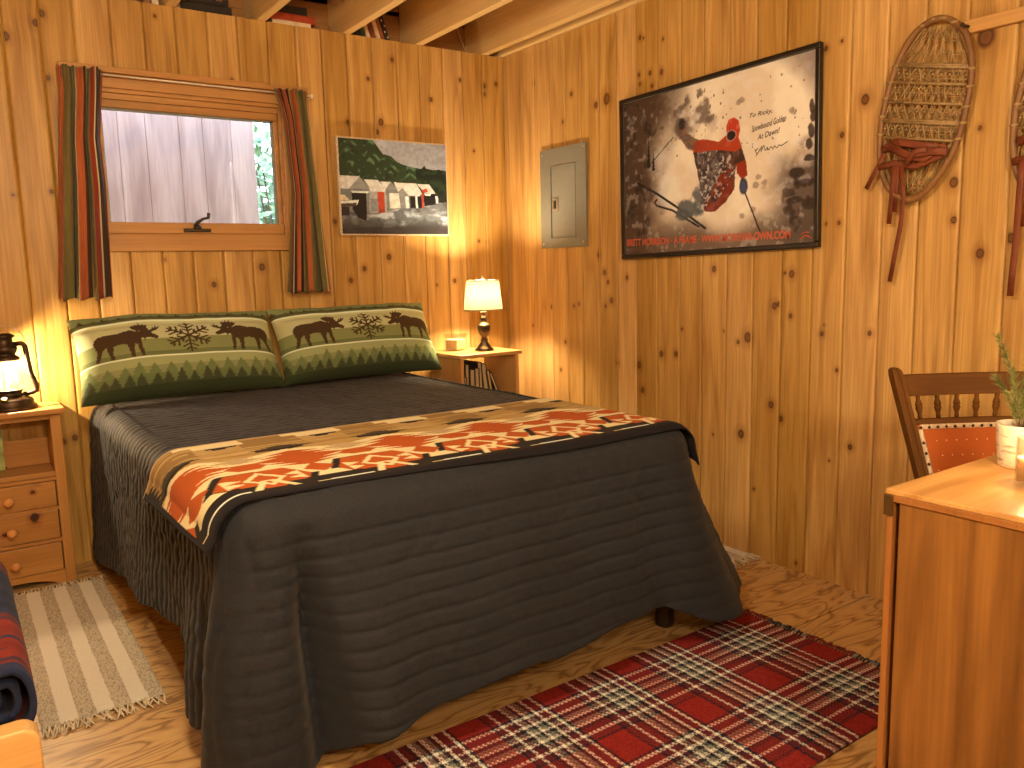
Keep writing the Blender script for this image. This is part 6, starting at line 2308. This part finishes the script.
UP = [('black book first in the leaning row above the boathouse painting', (0.02, 0.018, 0.018, 1), .024), ('dark teal book second in the leaning row above the boathouse painting', (0.03, 0.06, 0.06, 1), .022),
      ('white book third in the leaning row above the boathouse painting', (0.7, 0.6, 0.45, 1), .020), ('maroon book fourth in the leaning row above the boathouse painting', (0.2, 0.05, 0.03, 1), .020),
      ('cream book fifth in the leaning row above the boathouse painting', (0.68, 0.54, 0.38, 1), .022), ('rust book sixth in the leaning row above the boathouse painting', (0.3, 0.1, 0.04, 1), .018),
      ('black spotted book last in the leaning row above the boathouse painting', (0.03, 0.025, 0.025, 1), .020)]
xu = at(353, 33, 1, 0.03)[0]
for lab, c, w_ in UP:
    t = book(lab, w_, 0.19, 0.115, c, group='books on top of the back wall', fore=False)
    tl2 = 0.30
    t.rotation_euler = (0, -tl2, 0)
    xu += w_ / math.cos(tl2) + 0.004
    t.location = (xu, 0.088, NZ + w_ / 2 * math.sin(tl2))
    if 'spotted' in lab:
        sp = MB()
        for k in range(6):
            sp.ball((0.004 * (-1) ** k, -0.0577, 0.02 + 0.026 * k), 0.004, 0.0008, 0.005, 8, 4)
        sp.build('spine_spots', plain('pale_spot', (0.7, 0.62, 0.5, 1), 0.6), t)
for i, (px_a, c, lab) in enumerate(((143, (0.25, 0.11, 0.05, 1), 'brown book at the far end of the wall top left of the window'), (151, (0.72, 0.64, 0.5, 1), 'white book beside the brown one on the wall top left of the window'))):
    t = book(lab, 0.026, 0.17, 0.115, c, group='books on top of the back wall', fore=False)
    t.location = (at(px_a + 4, 1, 1, 0.03)[0], 0.088, NZ)
cbx = MB()
p0, p1 = at(459, 34, 1, 0.15), at(470, 53, 1, 0.10)
cbx.tube([(p0[0] - 0.02, 0.158, WT + 0.2), (p0[0] + 0.01, 0.155, WT + 0.11), (p1[0] - 0.01, 0.14, WT + 0.06), (p1[0], 0.10, NZ + 0.005), (p1[0] + 0.03, 0.03, NZ + 0.005)], 0.004, 8)
tag(cbx.build('cable', plain('pale_cable', (0.6, 0.45, 0.28, 1), 0.5)), 'thin pale cable hanging behind the joists near the corner', 'cable')
# ================================================================ LIGHT
def point(name, loc, watts, col, r=0.03):
    l = bpy.data.lights.new(name, 'POINT')
    l.energy = watts
    l.color = col
    l.shadow_soft_size = r
    o = bpy.data.objects.new(name, l)
    COL.objects.link(o)
    o.location = loc
    return o


WARM = (1.0, 0.78, 0.48)
FLAME = (1.0, 0.72, 0.41)
point('bedside_lamp_bulb', LAMP_LIGHT, 30, FLAME, 0.025)
point('lantern_flame', LANTERN_LIGHT, 19, FLAME, 0.012)
point('candle_flame_light', CANDLE_LIGHT, 1.4, (1.0, 0.62, 0.3), 0.008)
point('overhead_fill', (-2.25, -2.6, 1.88), 62, WARM, 0.10)  # added fill light above the view, brightens the bed top and joists
point('rear_fill', (-2.3, -4.3, 1.7), 95, WARM, 0.15)  # added ambient fill behind the camera, stands for no lamp in the room
point('desk_lamp_bulb', (-0.5, -3.6, 1.15), 12, WARM, 0.05)
# daylight
w = bpy.data.worlds.new('sky')
w.use_nodes = True
SC.world = w
nt = w.node_tree
bg = nt.nodes['Background']
sky = nt.nodes.new('ShaderNodeTexSky')
sky.sky_type = 'NISHITA'
sky.sun_elevation = math.radians(38)
sky.sun_rotation = math.radians(200)
sky.sun_disc = False
nt.links.new(sky.outputs[0], bg.inputs[0])
bg.inputs[1].default_value = 1.6

vs = SC.view_settings
vs.view_transform = 'Standard'
vs.look = 'None'
vs.gamma = 1.0
vs.exposure = 0.3
vs.use_curve_mapping = False
SC.cycles.max_bounces = 8
SC.cycles.diffuse_bounces = 5
SC.cycles.transparent_max_bounces = 12
SC.cycles.caustics_reflective = False
SC.cycles.caustics_refractive = False
